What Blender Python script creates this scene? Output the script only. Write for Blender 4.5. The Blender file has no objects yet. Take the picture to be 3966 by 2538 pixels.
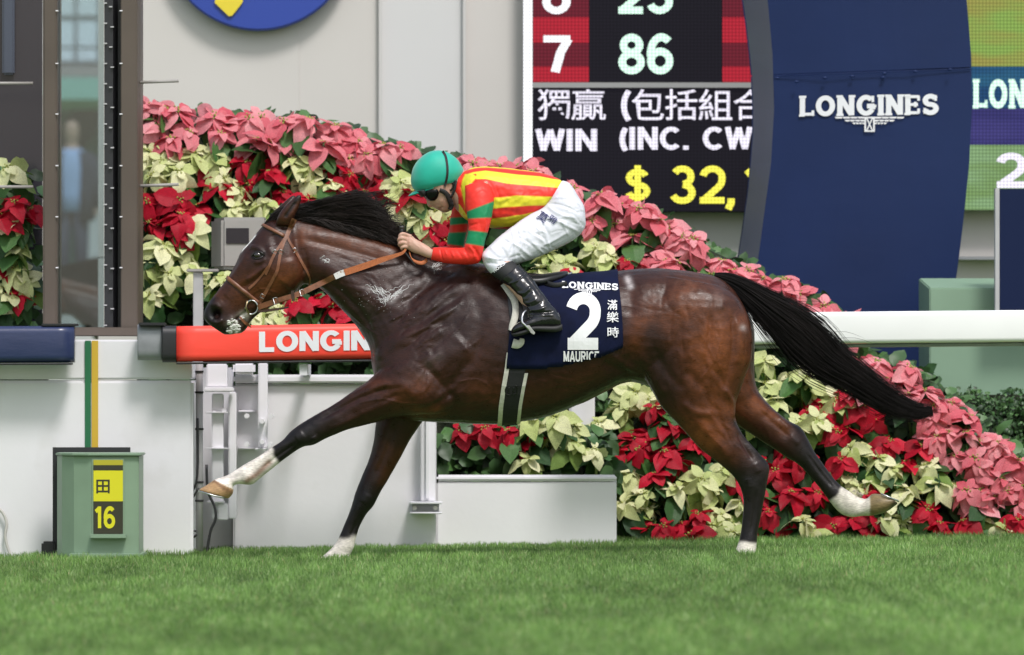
import bpy, bmesh, math, random
import numpy as np
from mathutils import Vector, Matrix
from mathutils.bvhtree import BVHTree
random.seed(7); np.random.seed(7)
C = bpy.context.scene.collection
SC = bpy.context.scene
# ---------------------------------------------------------------- camera
CAMD = 40.0; HOR = 1401.0; CX = 1983.0; PM = 824.2      # photo pixels per metre in the plane of the horse
CAMZ = 0.916
cam_d = bpy.data.cameras.new('camera'); cam = bpy.data.objects.new('camera', cam_d); C.objects.link(cam)
cam.location = (0, -CAMD, CAMZ); cam.rotation_euler = (math.pi/2, 0, 0)
cam_d.sensor_width = 36; cam_d.lens = 36*CAMD/(3966/PM)
cam_d.shift_y = (HOR-1269)/3966
cam_d.clip_start = 1; cam_d.clip_end = 4000
cam_d.dof.use_dof = True; cam_d.dof.focus_distance = 39.85; cam_d.dof.aperture_fstop = 4.5
SC.camera = cam
# ---------------------------------------------------------------- world, sun, exposure
SUN_EL = math.radians(56); SUN_AZ = math.radians(158)     # azimuth clockwise from +Y
w = bpy.data.worlds.new('World'); SC.world = w; w.use_nodes = True
nt = w.node_tree; nt.nodes.clear()
sky = nt.nodes.new('ShaderNodeTexSky'); sky.sky_type = 'NISHITA'; sky.sun_disc = False
sky.sun_elevation = SUN_EL; sky.sun_rotation = SUN_AZ
sky.air_density = 1.6; sky.dust_density = 2.5; sky.ozone_density = 1.0
bgn = nt.nodes.new('ShaderNodeBackground'); bgn.inputs['Strength'].default_value = 0.11
hs = nt.nodes.new('ShaderNodeHueSaturation'); hs.inputs['Saturation'].default_value = 0.6
nt.links.new(sky.outputs[0], hs.inputs['Color']); nt.links.new(hs.outputs[0], bgn.inputs['Color'])
wo = nt.nodes.new('ShaderNodeOutputWorld'); nt.links.new(bgn.outputs[0], wo.inputs['Surface'])
sd = bpy.data.lights.new('sun', 'SUN'); sd.energy = 1.7; sd.angle = math.radians(12); sd.color = (1, 0.965, 0.94)
so = bpy.data.objects.new('sun', sd); C.objects.link(so)
sdir = Vector((math.sin(SUN_AZ)*math.cos(SUN_EL), math.cos(SUN_AZ)*math.cos(SUN_EL), math.sin(SUN_EL)))
so.rotation_euler = sdir.to_track_quat('Z', 'Y').to_euler(); so.location = (3, -12, 14)
SC.view_settings.view_transform = 'Standard'; SC.view_settings.look = 'None'
SC.view_settings.exposure = 0.68; SC.view_settings.gamma = 1.0; SC.view_settings.use_curve_mapping = False
SC.cycles.use_denoising = True
SC.cycles.max_bounces = 6

# ---------------------------------------------------------------- helpers
def at(xs, ys, Y=0.0):
    """a point of the place that stands Y metres behind the horse's plane"""
    k = (CAMD+Y)/CAMD/PM
    return Vector(((xs-CX)*k, Y, CAMZ+(HOR-ys)*k))
def pl(xs, ys, Y=0.0):           # plain plan of the horse and rider, no perspective
    return Vector(((xs-CX)/PM, Y, CAMZ+(HOR-ys)/PM))
def gz(x): return 0.0157*x       # the turf rises very gently to the right
def tag(o, label=None, cat=None, group=None, kind=None):
    if label: o['label'] = label
    if cat: o['category'] = cat
    if group: o['group'] = group
    if kind: o['kind'] = kind
    return o
def empty(name, loc=(0, 0, 0), label=None, cat=None, group=None, rot=(0, 0, 0)):
    o = bpy.data.objects.new(name, None); C.objects.link(o); o.location = loc; o.rotation_euler = rot
    o.empty_display_size = 0.1
    return tag(o, label, cat, group)
def mesh_of(verts, faces, name='mesh', smooth=True):
    me = bpy.data.meshes.new(name)
    me.from_pydata([tuple(v) for v in verts], [], [tuple(f) for f in faces]); me.update()
    if smooth: me.shade_smooth()
    return me
def obj(name, me, mat=None, parent=None, kind=None, label=None, cat=None, group=None, loc=None):
    """link a mesh as one object; verts are world coordinates, kept so under the parent"""
    me.name = name
    o = bpy.data.objects.new(name, me); C.objects.link(o)
    if mat is not None:
        me.materials.clear()
        for m_ in (mat if isinstance(mat, (list, tuple)) else [mat]): me.materials.append(m_)
    if loc is not None:
        me.transform(Matrix.Translation(-Vector(loc))); o.location = loc
    if parent is not None:
        o.parent = parent
        if loc is None: me.transform(Matrix.Translation(-parent.location)) if parent.parent is None else me.transform(Matrix.Translation(-(parent.location+parent.parent.location)))
        else: o.location = Vector(loc)-parent.location
    return tag(o, label, cat, group, kind)
class MB:
    def __init__(s): s.v = []; s.f = []
    def add(s, verts, faces):
        n = len(s.v); s.v += [tuple(v) for v in verts]; s.f += [tuple(i+n for i in f) for f in faces]; return s
    def box(s, x0, x1, y0, y1, z0, z1):
        return s.add([(x0,y0,z0),(x1,y0,z0),(x1,y1,z0),(x0,y1,z0),(x0,y0,z1),(x1,y0,z1),(x1,y1,z1),(x0,y1,z1)],
            [(0,3,2,1),(4,5,6,7),(0,1,5,4),(1,2,6,5),(2,3,7,6),(3,0,4,7)])
    def tube(s, pts, r, n=8, caps=True):
        pts = [Vector(p) for p in pts]; rs = [float(q) for q in r] if isinstance(r, (list, tuple)) else [float(r)]*len(pts)
        base = len(s.v); up = Vector((0.13, 0.2, 0.97))
        for i, p in enumerate(pts):
            d = (pts[min(i+1, len(pts)-1)]-pts[max(i-1, 0)]).normalized()
            a = d.cross(up)
            if a.length < 1e-3: a = d.cross(Vector((1, 0, 0)))
            a.normalize(); b = d.cross(a)
            for k in range(n):
                t = 2*math.pi*k/n; s.v.append(tuple(p+rs[i]*(a*math.cos(t)+b*math.sin(t))))
        for i in range(len(pts)-1):
            for k in range(n):
                s.f.append((base+i*n+k, base+i*n+(k+1) % n, base+(i+1)*n+(k+1) % n, base+(i+1)*n+k))
        if caps:
            s.f.append(tuple(base+k for k in range(n))[::-1]); s.f.append(tuple(base+(len(pts)-1)*n+k for k in range(n)))
        return s
    def prism(s, poly, y0, y1, fn=None):
        """outline of (x,z) points extruded between two depths"""
        n = len(poly); base = len(s.v)
        for y in (y0, y1):
            for (x, z) in poly: s.v.append((x, y, z))
        s.f.append(tuple(base+i for i in range(n))); s.f.append(tuple(base+n+i for i in range(n))[::-1])
        for i in range(n): s.f.append((base+i, base+n+i, base+n+(i+1) % n, base+(i+1) % n))
        return s
    def mesh(s, name='mesh', smooth=False): return mesh_of(s.v, s.f, name, smooth)
    def build(s, name, mat, parent=None, smooth=False, bevel=0, **kw):
        me = s.mesh(name, smooth)
        if bevel or True:
            bm = bmesh.new(); bm.from_mesh(me)
            bmesh.ops.recalc_face_normals(bm, faces=bm.faces)
            if bevel: bmesh.ops.bevel(bm, geom=[e for e in bm.edges if len(e.link_faces) == 2 and e.calc_face_angle(0) > 0.5], offset=bevel, segments=2, affect='EDGES', clamp_overlap=True)
            bm.to_mesh(me); bm.free()
        return obj(name, me, mat, parent, **kw)
def catmull(P, n):
    """resample a list of rows (numpy) with a Catmull-Rom spline, n pieces per span"""
    P = np.array(P, float); out = []
    for i in range(len(P)-1):
        p0 = P[max(i-1, 0)]; p1 = P[i]; p2 = P[i+1]; p3 = P[min(i+2, len(P)-1)]
        for k in range(n):
            t = k/n
            out.append(0.5*((2*p1)+(-p0+p2)*t+(2*p0-5*p1+4*p2-p3)*t*t+(-p0+3*p1-3*p2+p3)*t**3))
    out.append(P[-1]); return np.array(out)
def loft(mb, rings, seg=28, sub=4, p=2.0, egg=0.0):
    """rings: (ax,ay, bx,by, half width, depth centre [, egg]) in photo pixels; a closed body through them"""
    R = [list(r)+[egg]*(7-len(r)) for r in rings]
    R = catmull(R, sub); vs = []; fs = []
    for r in R:
        ax, ay, bx, by, hw, yc, eg = r
        hw = max(hw, 1)
        cx, cy = (ax+bx)/2, (ay+by)/2; dx, dy = (ax-bx)/2, (ay-by)/2
        for k in range(seg):
            t = 2*math.pi*k/seg; c, s_ = math.cos(t), math.sin(t)
            c2 = math.copysign(abs(c)**(2/p), c); s2 = math.copysign(abs(s_)**(2/p), s_)
            x = cx+dx*c2; y = cy+dy*c2
            vs.append(pl(x, y, (yc+hw*s2*(1+eg*c2))/PM))
    n = len(R)
    for i in range(n-1):
        for k in range(seg): fs.append((i*seg+k, i*seg+(k+1) % seg, (i+1)*seg+(k+1) % seg, (i+1)*seg+k))
    fs.append(tuple(range(seg))[::-1]); fs.append(tuple((n-1)*seg+k for k in range(seg)))
    mb.add(vs, fs)
def remesh(mb, voxel, smooth=4, lam=0.5, keep=True):
    """union of overlapping bodies into one continuous skin; returns numpy verts, quads"""
    me = mb.mesh('t'); bm = bmesh.new(); bm.from_mesh(me); bmesh.ops.recalc_face_normals(bm, faces=bm.faces); bm.to_mesh(me); bm.free()
    o = bpy.data.objects.new('t', me); C.objects.link(o)
    m = o.modifiers.new('r', 'REMESH'); m.mode = 'VOXEL'; m.voxel_size = voxel; m.use_smooth_shade = True
    dg = bpy.context.evaluated_depsgraph_get(); ev = o.evaluated_get(dg); me2 = bpy.data.meshes.new_from_object(ev)
    bpy.data.objects.remove(o); bpy.data.meshes.remove(me)
    n = len(me2.vertices); V = np.empty(n*3); me2.vertices.foreach_get('co', V); V = V.reshape(-1, 3)
    E = np.empty(len(me2.edges)*2, int); me2.edges.foreach_get('vertices', E); E = E.reshape(-1, 2)
    deg = np.bincount(E.ravel(), minlength=n).astype(float)
    def lap(V):
        A = np.zeros_like(V)
        for c in range(3):
            A[:, c] = np.bincount(E[:, 0], V[E[:, 1], c], n)+np.bincount(E[:, 1], V[E[:, 0], c], n)
        return A/np.maximum(deg, 1)[:, None]-V
    for i in range(smooth):
        V = V+lam*lap(V)
        if keep: V = V-(lam+0.03)*0.96*lap(V)
    me2.vertices.foreach_set('co', V.ravel()); me2.update()
    return me2, V, E
def normals(me):
    n = len(me.vertices); N = np.empty(n*3); me.vertex_normals.foreach_get('vector', N); return N.reshape(-1, 3)
def setv(me, V): me.vertices.foreach_set('co', np.ascontiguousarray(V, float).ravel()); me.update()
def pdist(X, Y, pts):
    """distance of points to a polyline, and position along it 0..1"""
    pts = np.array(pts, float)
    if len(pts) == 1: return np.hypot(X-pts[0, 0], Y-pts[0, 1]), np.zeros_like(X)
    best = np.full(X.shape, 1e9); pos = np.zeros(X.shape); L = np.hypot(*(pts[1:]-pts[:-1]).T); tot = L.sum(); acc = 0
    for i in range(len(pts)-1):
        a = pts[i]; d = pts[i+1]-a; t = np.clip(((X-a[0])*d[0]+(Y-a[1])*d[1])/(d@d), 0, 1)
        q = np.hypot(X-a[0]-t*d[0], Y-a[1]-t*d[1]); m = q < best
        best[m] = q[m]; pos[m] = (acc+t[m]*L[i])/tot; acc += L[i]
    return best, pos
def sculpt(me, strokes, side=None):
    """strokes: (points, width, height) in photo pixels; pushes the skin in or out along its normal"""
    n = len(me.vertices); V = np.empty(n*3); me.vertices.foreach_get('co', V); V = V.reshape(-1, 3); N = normals(me)
    X = V[:, 0]*PM+CX; Y = HOR-(V[:, 2]-CAMZ)*PM; D = np.zeros(n)
    for s_ in strokes:
        pts, wd, h = s_[:3]; sel = s_[3] if len(s_) > 3 else None
        P = np.array(pts, float)
        if len(P) > 2: P = catmull(P, 4)
        m = (X > P[:, 0].min()-3*wd) & (X < P[:, 0].max()+3*wd) & (Y > P[:, 1].min()-3*wd) & (Y < P[:, 1].max()+3*wd)
        if sel == 'near': m &= V[:, 1] < 0
        if sel == 'far': m &= V[:, 1] > 0
        if not m.any(): continue
        d, t = pdist(X[m], Y[m], P)
        taper = np.clip(np.minimum(t, 1-t)*6+0.25, 0, 1) if len(P) > 1 else 1
        D[m] += h*np.exp(-(d/wd)**2)*taper*np.clip(np.abs(N[m, 1])*1.6, 0, 1)
    V += N*(D/PM)[:, None]; setv(me, V); return V
def paint(me, name, colr):
    a = me.color_attributes.new(name, 'FLOAT_COLOR', 'POINT')
    c = np.ones((len(me.vertices), 4)); c[:, :colr.shape[1]] = colr; a.data.foreach_set('color', c.ravel())
def sxy(me):
    n = len(me.vertices); V = np.empty(n*3); me.vertices.foreach_get('co', V); V = V.reshape(-1, 3)
    return V[:, 0]*PM+CX, HOR-(V[:, 2]-CAMZ)*PM, V[:, 1]
def bvh_of(me):
    bm = bmesh.new(); bm.from_mesh(me); t = BVHTree.FromBMesh(bm); bm.free(); return t
def bvh_join(mes):
    vs = []; fs = []
    for me in mes:
        n = len(vs); vs += [v.co.copy() for v in me.vertices]; fs += [tuple(i+n for i in p.vertices) for p in me.polygons]
    return BVHTree.FromPolygons(vs, fs)
def hitY(t, xs, ys, default=None):
    p = pl(xs, ys, -2.0); h = t.ray_cast(p, Vector((0, 1, 0)), 4.0)
    return h[0].y if h[0] is not None else default

# ---------------------------------------------------------------- materials
def mat(name, col, rough=0.6, spec=0.5, metal=0.0, noise=None, bump=None, coat=0, sheen=0, emis=None, attr=None, trans=0, wave=None, mix=None, coord='Object'):
    """noise=(scale, amount, detail)  bump=(scale, strength, stretch)  mix=(colour2, scale, lo, hi)"""
    m = bpy.data.materials.new(name); m.use_nodes = True; N = m.node_tree.nodes; L = m.node_tree.links
    b = N['Principled BSDF']; b.inputs['Roughness'].default_value = rough; b.inputs['Specular IOR Level'].default_value = spec
    b.inputs['Metallic'].default_value = metal; b.inputs['Coat Weight'].default_value = coat; b.inputs['Coat Roughness'].default_value = 0.15
    b.inputs['Sheen Weight'].default_value = sheen
    tc = N.new('ShaderNodeTexCoord')
    if attr:
        a = N.new('ShaderNodeVertexColor'); a.layer_name = attr; src = a.outputs['Color']
    else:
        r = N.new('ShaderNodeRGB'); r.outputs[0].default_value = (*col, 1); src = r.outputs[0]
    if mix:
        t = N.new('ShaderNodeTexNoise'); t.inputs['Scale'].default_value = mix[1]; t.inputs['Detail'].default_value = 6
        L.new(tc.outputs[coord], t.inputs['Vector'])
        mr = N.new('ShaderNodeMapRange'); mr.inputs[1].default_value = mix[2]; mr.inputs[2].default_value = mix[3]; L.new(t.outputs[0], mr.inputs[0])
        mx = N.new('ShaderNodeMix'); mx.data_type = 'RGBA'; L.new(mr.outputs[0], mx.inputs[0]); L.new(src, mx.inputs[6]); mx.inputs[7].default_value = (*mix[0], 1); src = mx.outputs[2]
    if noise:
        t = N.new('ShaderNodeTexNoise'); t.inputs['Scale'].default_value = noise[0]; t.inputs['Detail'].default_value = noise[2] if len(noise) > 2 else 5
        if len(noise) > 3:
            mp = N.new('ShaderNodeMapping'); mp.inputs['Scale'].default_value = noise[3]; L.new(tc.outputs[coord], mp.inputs[0]); L.new(mp.outputs[0], t.inputs['Vector'])
        else: L.new(tc.outputs[coord], t.inputs['Vector'])
        mr = N.new('ShaderNodeMapRange'); mr.inputs[1].default_value = 0.3; mr.inputs[2].default_value = 0.7
        mr.inputs[3].default_value = 1-noise[1]; mr.inputs[4].default_value = 1+noise[1]; L.new(t.outputs[0], mr.inputs[0])
        vm = N.new('ShaderNodeVectorMath'); vm.operation = 'SCALE'; L.new(src, vm.inputs[0]); L.new(mr.outputs[0], vm.inputs['Scale']); src = vm.outputs[0]
    L.new(src, b.inputs['Base Color'])
    if bump:
        t = N.new('ShaderNodeTexNoise'); t.inputs['Scale'].default_value = bump[0]; t.inputs['Detail'].default_value = 4
        mp = N.new('ShaderNodeMapping'); mp.inputs['Scale'].default_value = bump[2] if len(bump) > 2 else (1, 1, 1)
        L.new(tc.outputs[coord], mp.inputs[0]); L.new(mp.outputs[0], t.inputs['Vector'])
        bp = N.new('ShaderNodeBump'); bp.inputs['Strength'].default_value = bump[1]; bp.inputs['Distance'].default_value = bump[3] if len(bump) > 3 else 0.01
        L.new(t.outputs[0], bp.inputs['Height']); L.new(bp.outputs[0], b.inputs['Normal'])
    if emis: 
        L.new(src, b.inputs['Emission Color']); b.inputs['Emission Strength'].default_value = emis
    if trans: b.inputs['Transmission Weight'].default_value = trans
    return m
# ================================================================ THE HORSE
hb = MB()
# trunk (rings run from chest to rump)
loft(hb, [(1436,1350,1452,1480,60,0),(1452,1290,1470,1555,120,0,-.1),(1490,1200,1510,1600,165,0,-.15),(1560,1110,1570,1625,190,0,-.2),(1660,1045,1660,1634,205,0,-.22),
  (1760,1016,1760,1640,212,0,-.2),(1860,1020,1860,1644,222,0,-.12),(1960,1050,1960,1642,232,0,-.05),(2060,1066,2060,1628,240,0,0),(2160,1068,2160,1600,242,0,0),
  (2260,1062,2260,1560,238,0,0),(2350,1056,2350,1515,228,0,-.05),(2430,1046,2430,1480,222,0,-.08),(2512,1039,2500,1490,225,0,-.08),(2600,1043,2590,1510,228,0,-.05),
  (2700,1055,2680,1510,225,0,-.05),(2775,1072,2750,1490,205,0,-.05),(2835,1115,2800,1460,170,0),(2880,1185,2850,1400,120,0),(2900,1250,2890,1330,60,0)], seg=40, sub=4, p=2.15)
# neck
loft(hb, [(1060,862,1150,1075,50,0,-.1),(1120,850,1180,1100,62,0,-.2),(1200,856,1232,1112,68,0,-.3),(1290,874,1296,1170,74,0,-.35),(1390,900,1352,1230,84,0,-.35),(1480,926,1402,1292,98,0,-.35),
  (1570,960,1432,1352,118,0,-.32),(1650,990,1442,1430,140,0,-.3),(1740,1012,1470,1520,160,0,-.3)], seg=36, sub=5)
# head
loft(hb, [(1060,850,1180,905,40,0),(1034,858,1190,985,64,0),(1006,888,1194,1050,80,0,-.12),(980,921,1180,1092,88,0,-.12),(957,948,1155,1124,90,0,-.05),(934,974,1120,1150,82,0,0),
  (908,1031,1075,1176,66,0,.1),(880,1078,1035,1196,54,0,.12),(852,1116,1003,1216,47,0,.1),(824,1152,977,1240,44,0,.05),(803,1180,960,1262,44,0),
  (790,1208,938,1284,43,0),(792,1236,900,1296,38,0),(810,1258,868,1296,26,0)], seg=32, sub=4, p=2.2)
# chin
loft(hb, [(930,1225,975,1232,20,0),(900,1252,962,1262,34,0),(890,1276,945,1284,32,0),(896,1294,930,1292,16,0)], seg=16, sub=3)
# ears
for yc in (-58, 50):
    dx = 0 if yc < 0 else -26
    loft(hb, [(1068+dx,872,1138+dx,874,28,yc*.7),(1074+dx,846,1142+dx,842,27,yc),(1094+dx,812,1158+dx,806,23,yc*1.08),(1126+dx,780,1168+dx,778,15,yc*1.12),(1155+dx,757,1170+dx,758,7,yc*1.15)], seg=14, sub=3)
def fore(yc, rings):
    loft(hb, [tuple(r[:5])+(yc if len(r) < 6 else r[5],) for r in rings], seg=26, sub=4)
# near fore leg, stretched forward off the ground
fore(-108, [(1600,1250,1800,1500,70,-100),(1540,1350,1780,1570,98,-120),(1482,1424,1705,1602,95,-126),(1430,1472,1632,1603,80,-122),(1362,1521,1545,1612,66,-116),(1296,1566,1450,1637,54),(1235,1600,1350,1664,44),(1178,1634,1268,1697,39),
  (1131,1668,1218,1722,38),(1097,1705,1172,1732,32),(1064,1727,1112,1772,25),(1009,1764,1062,1811,23),(960,1792,1010,1852,28),(928,1812,978,1876,30),(890,1836,930,1873,26),(866,1846,908,1880,33),
  (836,1856,908,1893,44),(800,1880,905,1912,50),(770,1896,888,1930,51)])
# far fore leg, reaching down to the turf
fore(112, [(1560,1300,1760,1420,70,100),(1500,1450,1700,1500,88),(1462,1560,1680,1570,78),(1453,1637,1646,1621,64),(1445,1709,1590,1700,53),(1429,1775,1550,1775,46),(1401,1842,1512,1842,40),(1376,1905,1474,1905,39),
  (1357,1968,1445,1960,37),(1343,2007,1416,1995,29),(1325,2050,1392,2040,23),(1306,2092,1376,2090,25),(1286,2120,1370,2120,30),(1262,2144,1358,2146,31),(1238,2164,1350,2166,44),(1228,2180,1346,2180,48)])
# near hind leg, taking the weight
fore(-118, [(2560,1070,2800,1110,80,-80),(2510,1150,2870,1170,112,-108),(2478,1290,2910,1290,118,-116),(2470,1400,2905,1400,112,-120),(2510,1490,2872,1490,98,-122),(2566,1582,2845,1568,80,-124),(2640,1662,2850,1630,66,-124),(2706,1734,2880,1690,54,-122),
  (2772,1786,2930,1748,45),(2836,1842,2974,1800,41),(2866,1893,2970,1858,38),(2876,1945,2956,1930,30),(2872,2007,2944,1996,26),(2866,2060,2932,2058,27),(2858,2095,2928,2098,32),(2848,2122,2926,2126,34),(2838,2150,2926,2150,46),(2830,2172,2928,2172,50)])
# far hind leg, thrown back
fore(120, [(2600,1110,2850,1140,80,80),(2570,1250,2920,1250,110,112),(2600,1390,2926,1400,104),(2690,1500,2930,1480,86),(2780,1590,2952,1532,66),(2838,1632,2998,1582,56),(2886,1667,3052,1628,48),(2945,1704,3104,1657,42),
  (3000,1740,3132,1700,41),(3048,1772,3158,1750,35),(3094,1800,3192,1798,28),(3146,1853,3226,1845,24),(3194,1912,3264,1886,26),(3222,1950,3298,1908,31),(3258,1990,3328,1926,33),(3300,2006,3360,1934,30),
  (3346,2001,3378,1918,38),(3390,1999,3392,1914,45),(3440,1984,3424,1918,48),(3484,1952,3452,1928,40)])
hme, HV, HE = remesh(hb, 0.0058, smooth=7)
# ---- muscles, tendons and bones, pushed out or in
ST = [
 # shoulder and chest
 ([(1560,1245),(1640,1205),(1740,1135),(1810,1085)],26,6),([(1520,1335),(1600,1295),(1700,1230),(1780,1185)],20,4.5),([(1545,1288),(1620,1253),(1720,1188),(1800,1132)],14,-5),
 ([(1600,1345),(1660,1312),(1720,1280)],16,5),([(1590,1322),(1660,1282),(1735,1248)],11,-4.5),([(1610,1388),(1670,1352),(1730,1310)],13,-4),([(1520,1440),(1600,1400),(1680,1360)],34,7),
 ([(1480,1380),(1560,1360),(1640,1310)],22,-3),([(1670,1440),(1740,1380),(1810,1320)],52,12,'near'),([(1720,1510),(1790,1440),(1850,1360),(1860,1290)],20,-6,'near'),
 ([(1845,1150),(1865,1240),(1860,1300)],30,-3),([(1755,1515),(1700,1565),(1640,1590)],14,-10,'near'),([(1760,1540),(1820,1520),(1900,1530)],34,5),([(1620,1545),(1580,1500),(1500,1500)],24,5,'near'),
 ([(1455,1430),(1500,1470),(1540,1500)],18,-4),([(1440,1250),(1460,1330),(1470,1400)],22,6),([(1660,1180),(1730,1120)],9,2.5),([(1720,1230),(1790,1170)],8,2),
 # neck
 ([(1240,1075),(1320,1130),(1400,1210),(1450,1290)],14,-8),([(1230,1020),(1330,1070),(1430,1150),(1520,1210)],34,8),([(1180,930),(1290,955),(1400,985),(1520,1020)],12,-5),([(1180,900),(1290,915),(1420,945),(1560,985)],20,6),
 ([(1500,1120),(1560,1080),(1640,1050)],22,-6),([(1150,905),(1160,980),(1200,1060)],16,-7),([(1560,1180),(1640,1120),(1720,1070),(1780,1040)],16,-9),
 # near fore leg
 ([(1560,1500),(1450,1520),(1340,1570),(1230,1630)],10,-6,'near'),([(1530,1480),(1420,1505),(1320,1555),(1230,1607)],15,5,'near'),([(1560,1545),(1460,1580),(1360,1625),(1270,1670)],13,5,'near'),([(1180,1680),(1150,1700)],22,5,'near'),
 ([(1215,1690),(1225,1705)],12,6,'near'),([(1150,1715),(1090,1758),(1020,1812)],6,-5,'near'),([(1110,1712),(1040,1758),(990,1795)],9,3,'near'),([(985,1838),(965,1850)],14,5,'near'),([(935,1838),(905,1850)],10,-3,'near'),
 # far fore leg
 ([(1530,1640),(1500,1740),(1450,1850)],12,-5),([(1425,1915),(1405,1950)],18,4),([(1395,2000),(1355,2080)],6,-4),
 # barrel, ribs, flank
 ([(2000,1580),(2150,1560),(2300,1510)],20,3),([(2330,1400),(2380,1430),(2440,1455)],16,-8),([(2350,1360),(2400,1400),(2460,1440)],12,5),([(2420,1080),(2440,1150),(2440,1230)],24,-6),
 ([(2330,1440),(2420,1400),(2470,1340)],20,-5),
 # quarters
 ([(2470,1130),(2550,1110)],32,3.5),([(2560,1150),(2640,1240),(2660,1340)],40,7),([(2690,1110),(2760,1150),(2800,1210)],34,3),([(2850,1230),(2862,1320),(2850,1420)],18,6),([(2830,1220),(2835,1320),(2818,1430),(2800,1500)],10,-6),
 ([(2790,1250),(2790,1350),(2770,1440)],24,6),([(2745,1220),(2740,1330),(2720,1440)],12,-5),([(2640,1430),(2720,1500),(2790,1560)],20,-5),([(2480,1370),(2520,1450),(2580,1530)],20,6,'near'),([(2530,1340),(2570,1430),(2640,1510)],18,-6,'near'),
 ([(2800,1500),(2830,1560),(2836,1620)],10,7,'near'),([(2760,1560),(2790,1640),(2840,1720)],14,-5,'near'),([(2690,1620),(2760,1700),(2830,1780)],18,6,'near'),([(2640,1560),(2700,1600),(2760,1600)],14,5,'near'),
 ([(2860,1640),(2900,1720),(2935,1765)],6,6,'near'),([(2850,1670),(2880,1730),(2912,1780)],8,-7,'near'),([(2920,1790),(2935,1830)],16,4,'near'),([(2890,1850),(2900,1890)],14,3,'near'),([(2925,1900),(2915,1990),(2905,2060)],6,-4,'near'),
 ([(2950,1600),(3000,1640),(3060,1700)],12,-6),([(3020,1620),(3060,1660)],8,4),([(3060,1690),(3100,1720)],14,4),([(3130,1760),(3180,1830),(3230,1890)],6,-4),
 # face
 ([(1000,985)],26,-5),([(968,958),(1000,962),(1028,985)],9,7),([(985,1014),(1012,1016),(1030,1000)],8,4),([(1000,990)],15,5),
 ([(1035,1030),(1000,1060),(955,1090)],9,7),([(1020,1060),(975,1095),(930,1120)],12,-5),([(1120,1000),(1130,1060),(1100,1110)],42,9),([(1178,960),(1190,1010),(1180,1060)],9,-4),
 ([(960,985),(925,1040),(890,1090)],9,3),([(1060,905),(1075,950)],20,-6),([(1040,960),(1060,990)],12,5),
 ([(850,1200),(838,1180),(815,1182)],10,5),([(836,1217)],18,-32),([(825,1240),(845,1250),(862,1236)],8,6),([(960,1205),(920,1235),(885,1268),(868,1290)],5,-10),([(880,1150),(860,1170)],16,-4),
 ([(905,1230),(880,1255)],12,5),([(1010,1120),(980,1160)],12,-3),([(1050,1130),(1000,1175),(965,1205)],12,5),
 # inside of the ear
 ([(1103,846),(1125,815),(1150,782)],9,-7,'near'),
]
sculpt(hme, ST)
_X, _Y, _D = sxy(hme)
# raised veins
rv = [([(1350,1210),(1420,1270),(1470,1300)],3,2.2),([(1640,1560),(1560,1560),(1480,1545),(1400,1560)],3.2,2.5,'near'),([(1770,1480),(1850,1470),(1900,1500)],3,2),([(1080,1140),(1020,1120),(975,1140)],3,2),([(2200,1500),(2300,1470)],3,2),
      ([(2700,1480),(2760,1400),(2790,1300)],3,1.8),([(1500,1250),(1620,1190)],3,1.8),([(2740,1680),(2800,1740)],3,2,'near'),([(3000,1660),(3060,1700)],3,2)]
rfs = random.Random(17)
for (cx, cy, rx, ry, ang, n_, h) in [(1650,1260,150,130,-38,46,1.7),(1540,1180,110,80,-32,16,1.2),(1380,1080,120,70,28,18,1.2),(1700,1470,110,80,-62,22,1.7),(1480,1530,110,40,-28,16,1.2),(2700,1290,130,150,78,34,1.5),(2760,1480,70,90,70,16,1.5),(2580,1180,90,60,20,12,1.2),(2150,1500,200,80,4,18,1.0),(1840,1560,80,60,-20,10,1.2),(2800,1680,60,60,48,12,1.3),(2990,1620,50,40,45,8,1.2),(1100,1060,60,70,70,8,.7)]:
    for k in range(n_):
        x = cx+rfs.gauss(0, .5)*rx; y = cy+rfs.gauss(0, .5)*ry; a = math.radians(ang+rfs.gauss(0, 13)); l = rfs.uniform(22, 62); b = rfs.gauss(0, 6)
        rv.append(([(x-l*math.cos(a), y-l*math.sin(a)), (x-b*math.sin(a), y+b*math.cos(a)), (x+l*math.cos(a), y+l*math.sin(a))], rfs.uniform(4, 9), rfs.choice((-1, 1, 1))*h*rfs.uniform(.5, 1.3)))
sculpt(hme, rv)
# fine unevenness of skin and coat
Vn = np.empty(len(hme.vertices)*3); hme.vertices.foreach_get('co', Vn); Vn = Vn.reshape(-1, 3)
from mathutils import noise as mnoise
Nn = normals(hme)
dn = np.array([mnoise.noise(Vector((v[0]*9, v[1]*9, v[2]*14)))*0.0028+mnoise.noise(Vector((v[0]*24+v[2]*9, v[1]*24, v[2]*30)))*0.0011 for v in Vn])
leg = np.clip((_Y-1640)/60, 0, 1); dn *= (1-0.6*leg)*np.where(_X < 1200, .45, 1)
setv(hme, Vn+Nn*dn[:, None])
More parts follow.
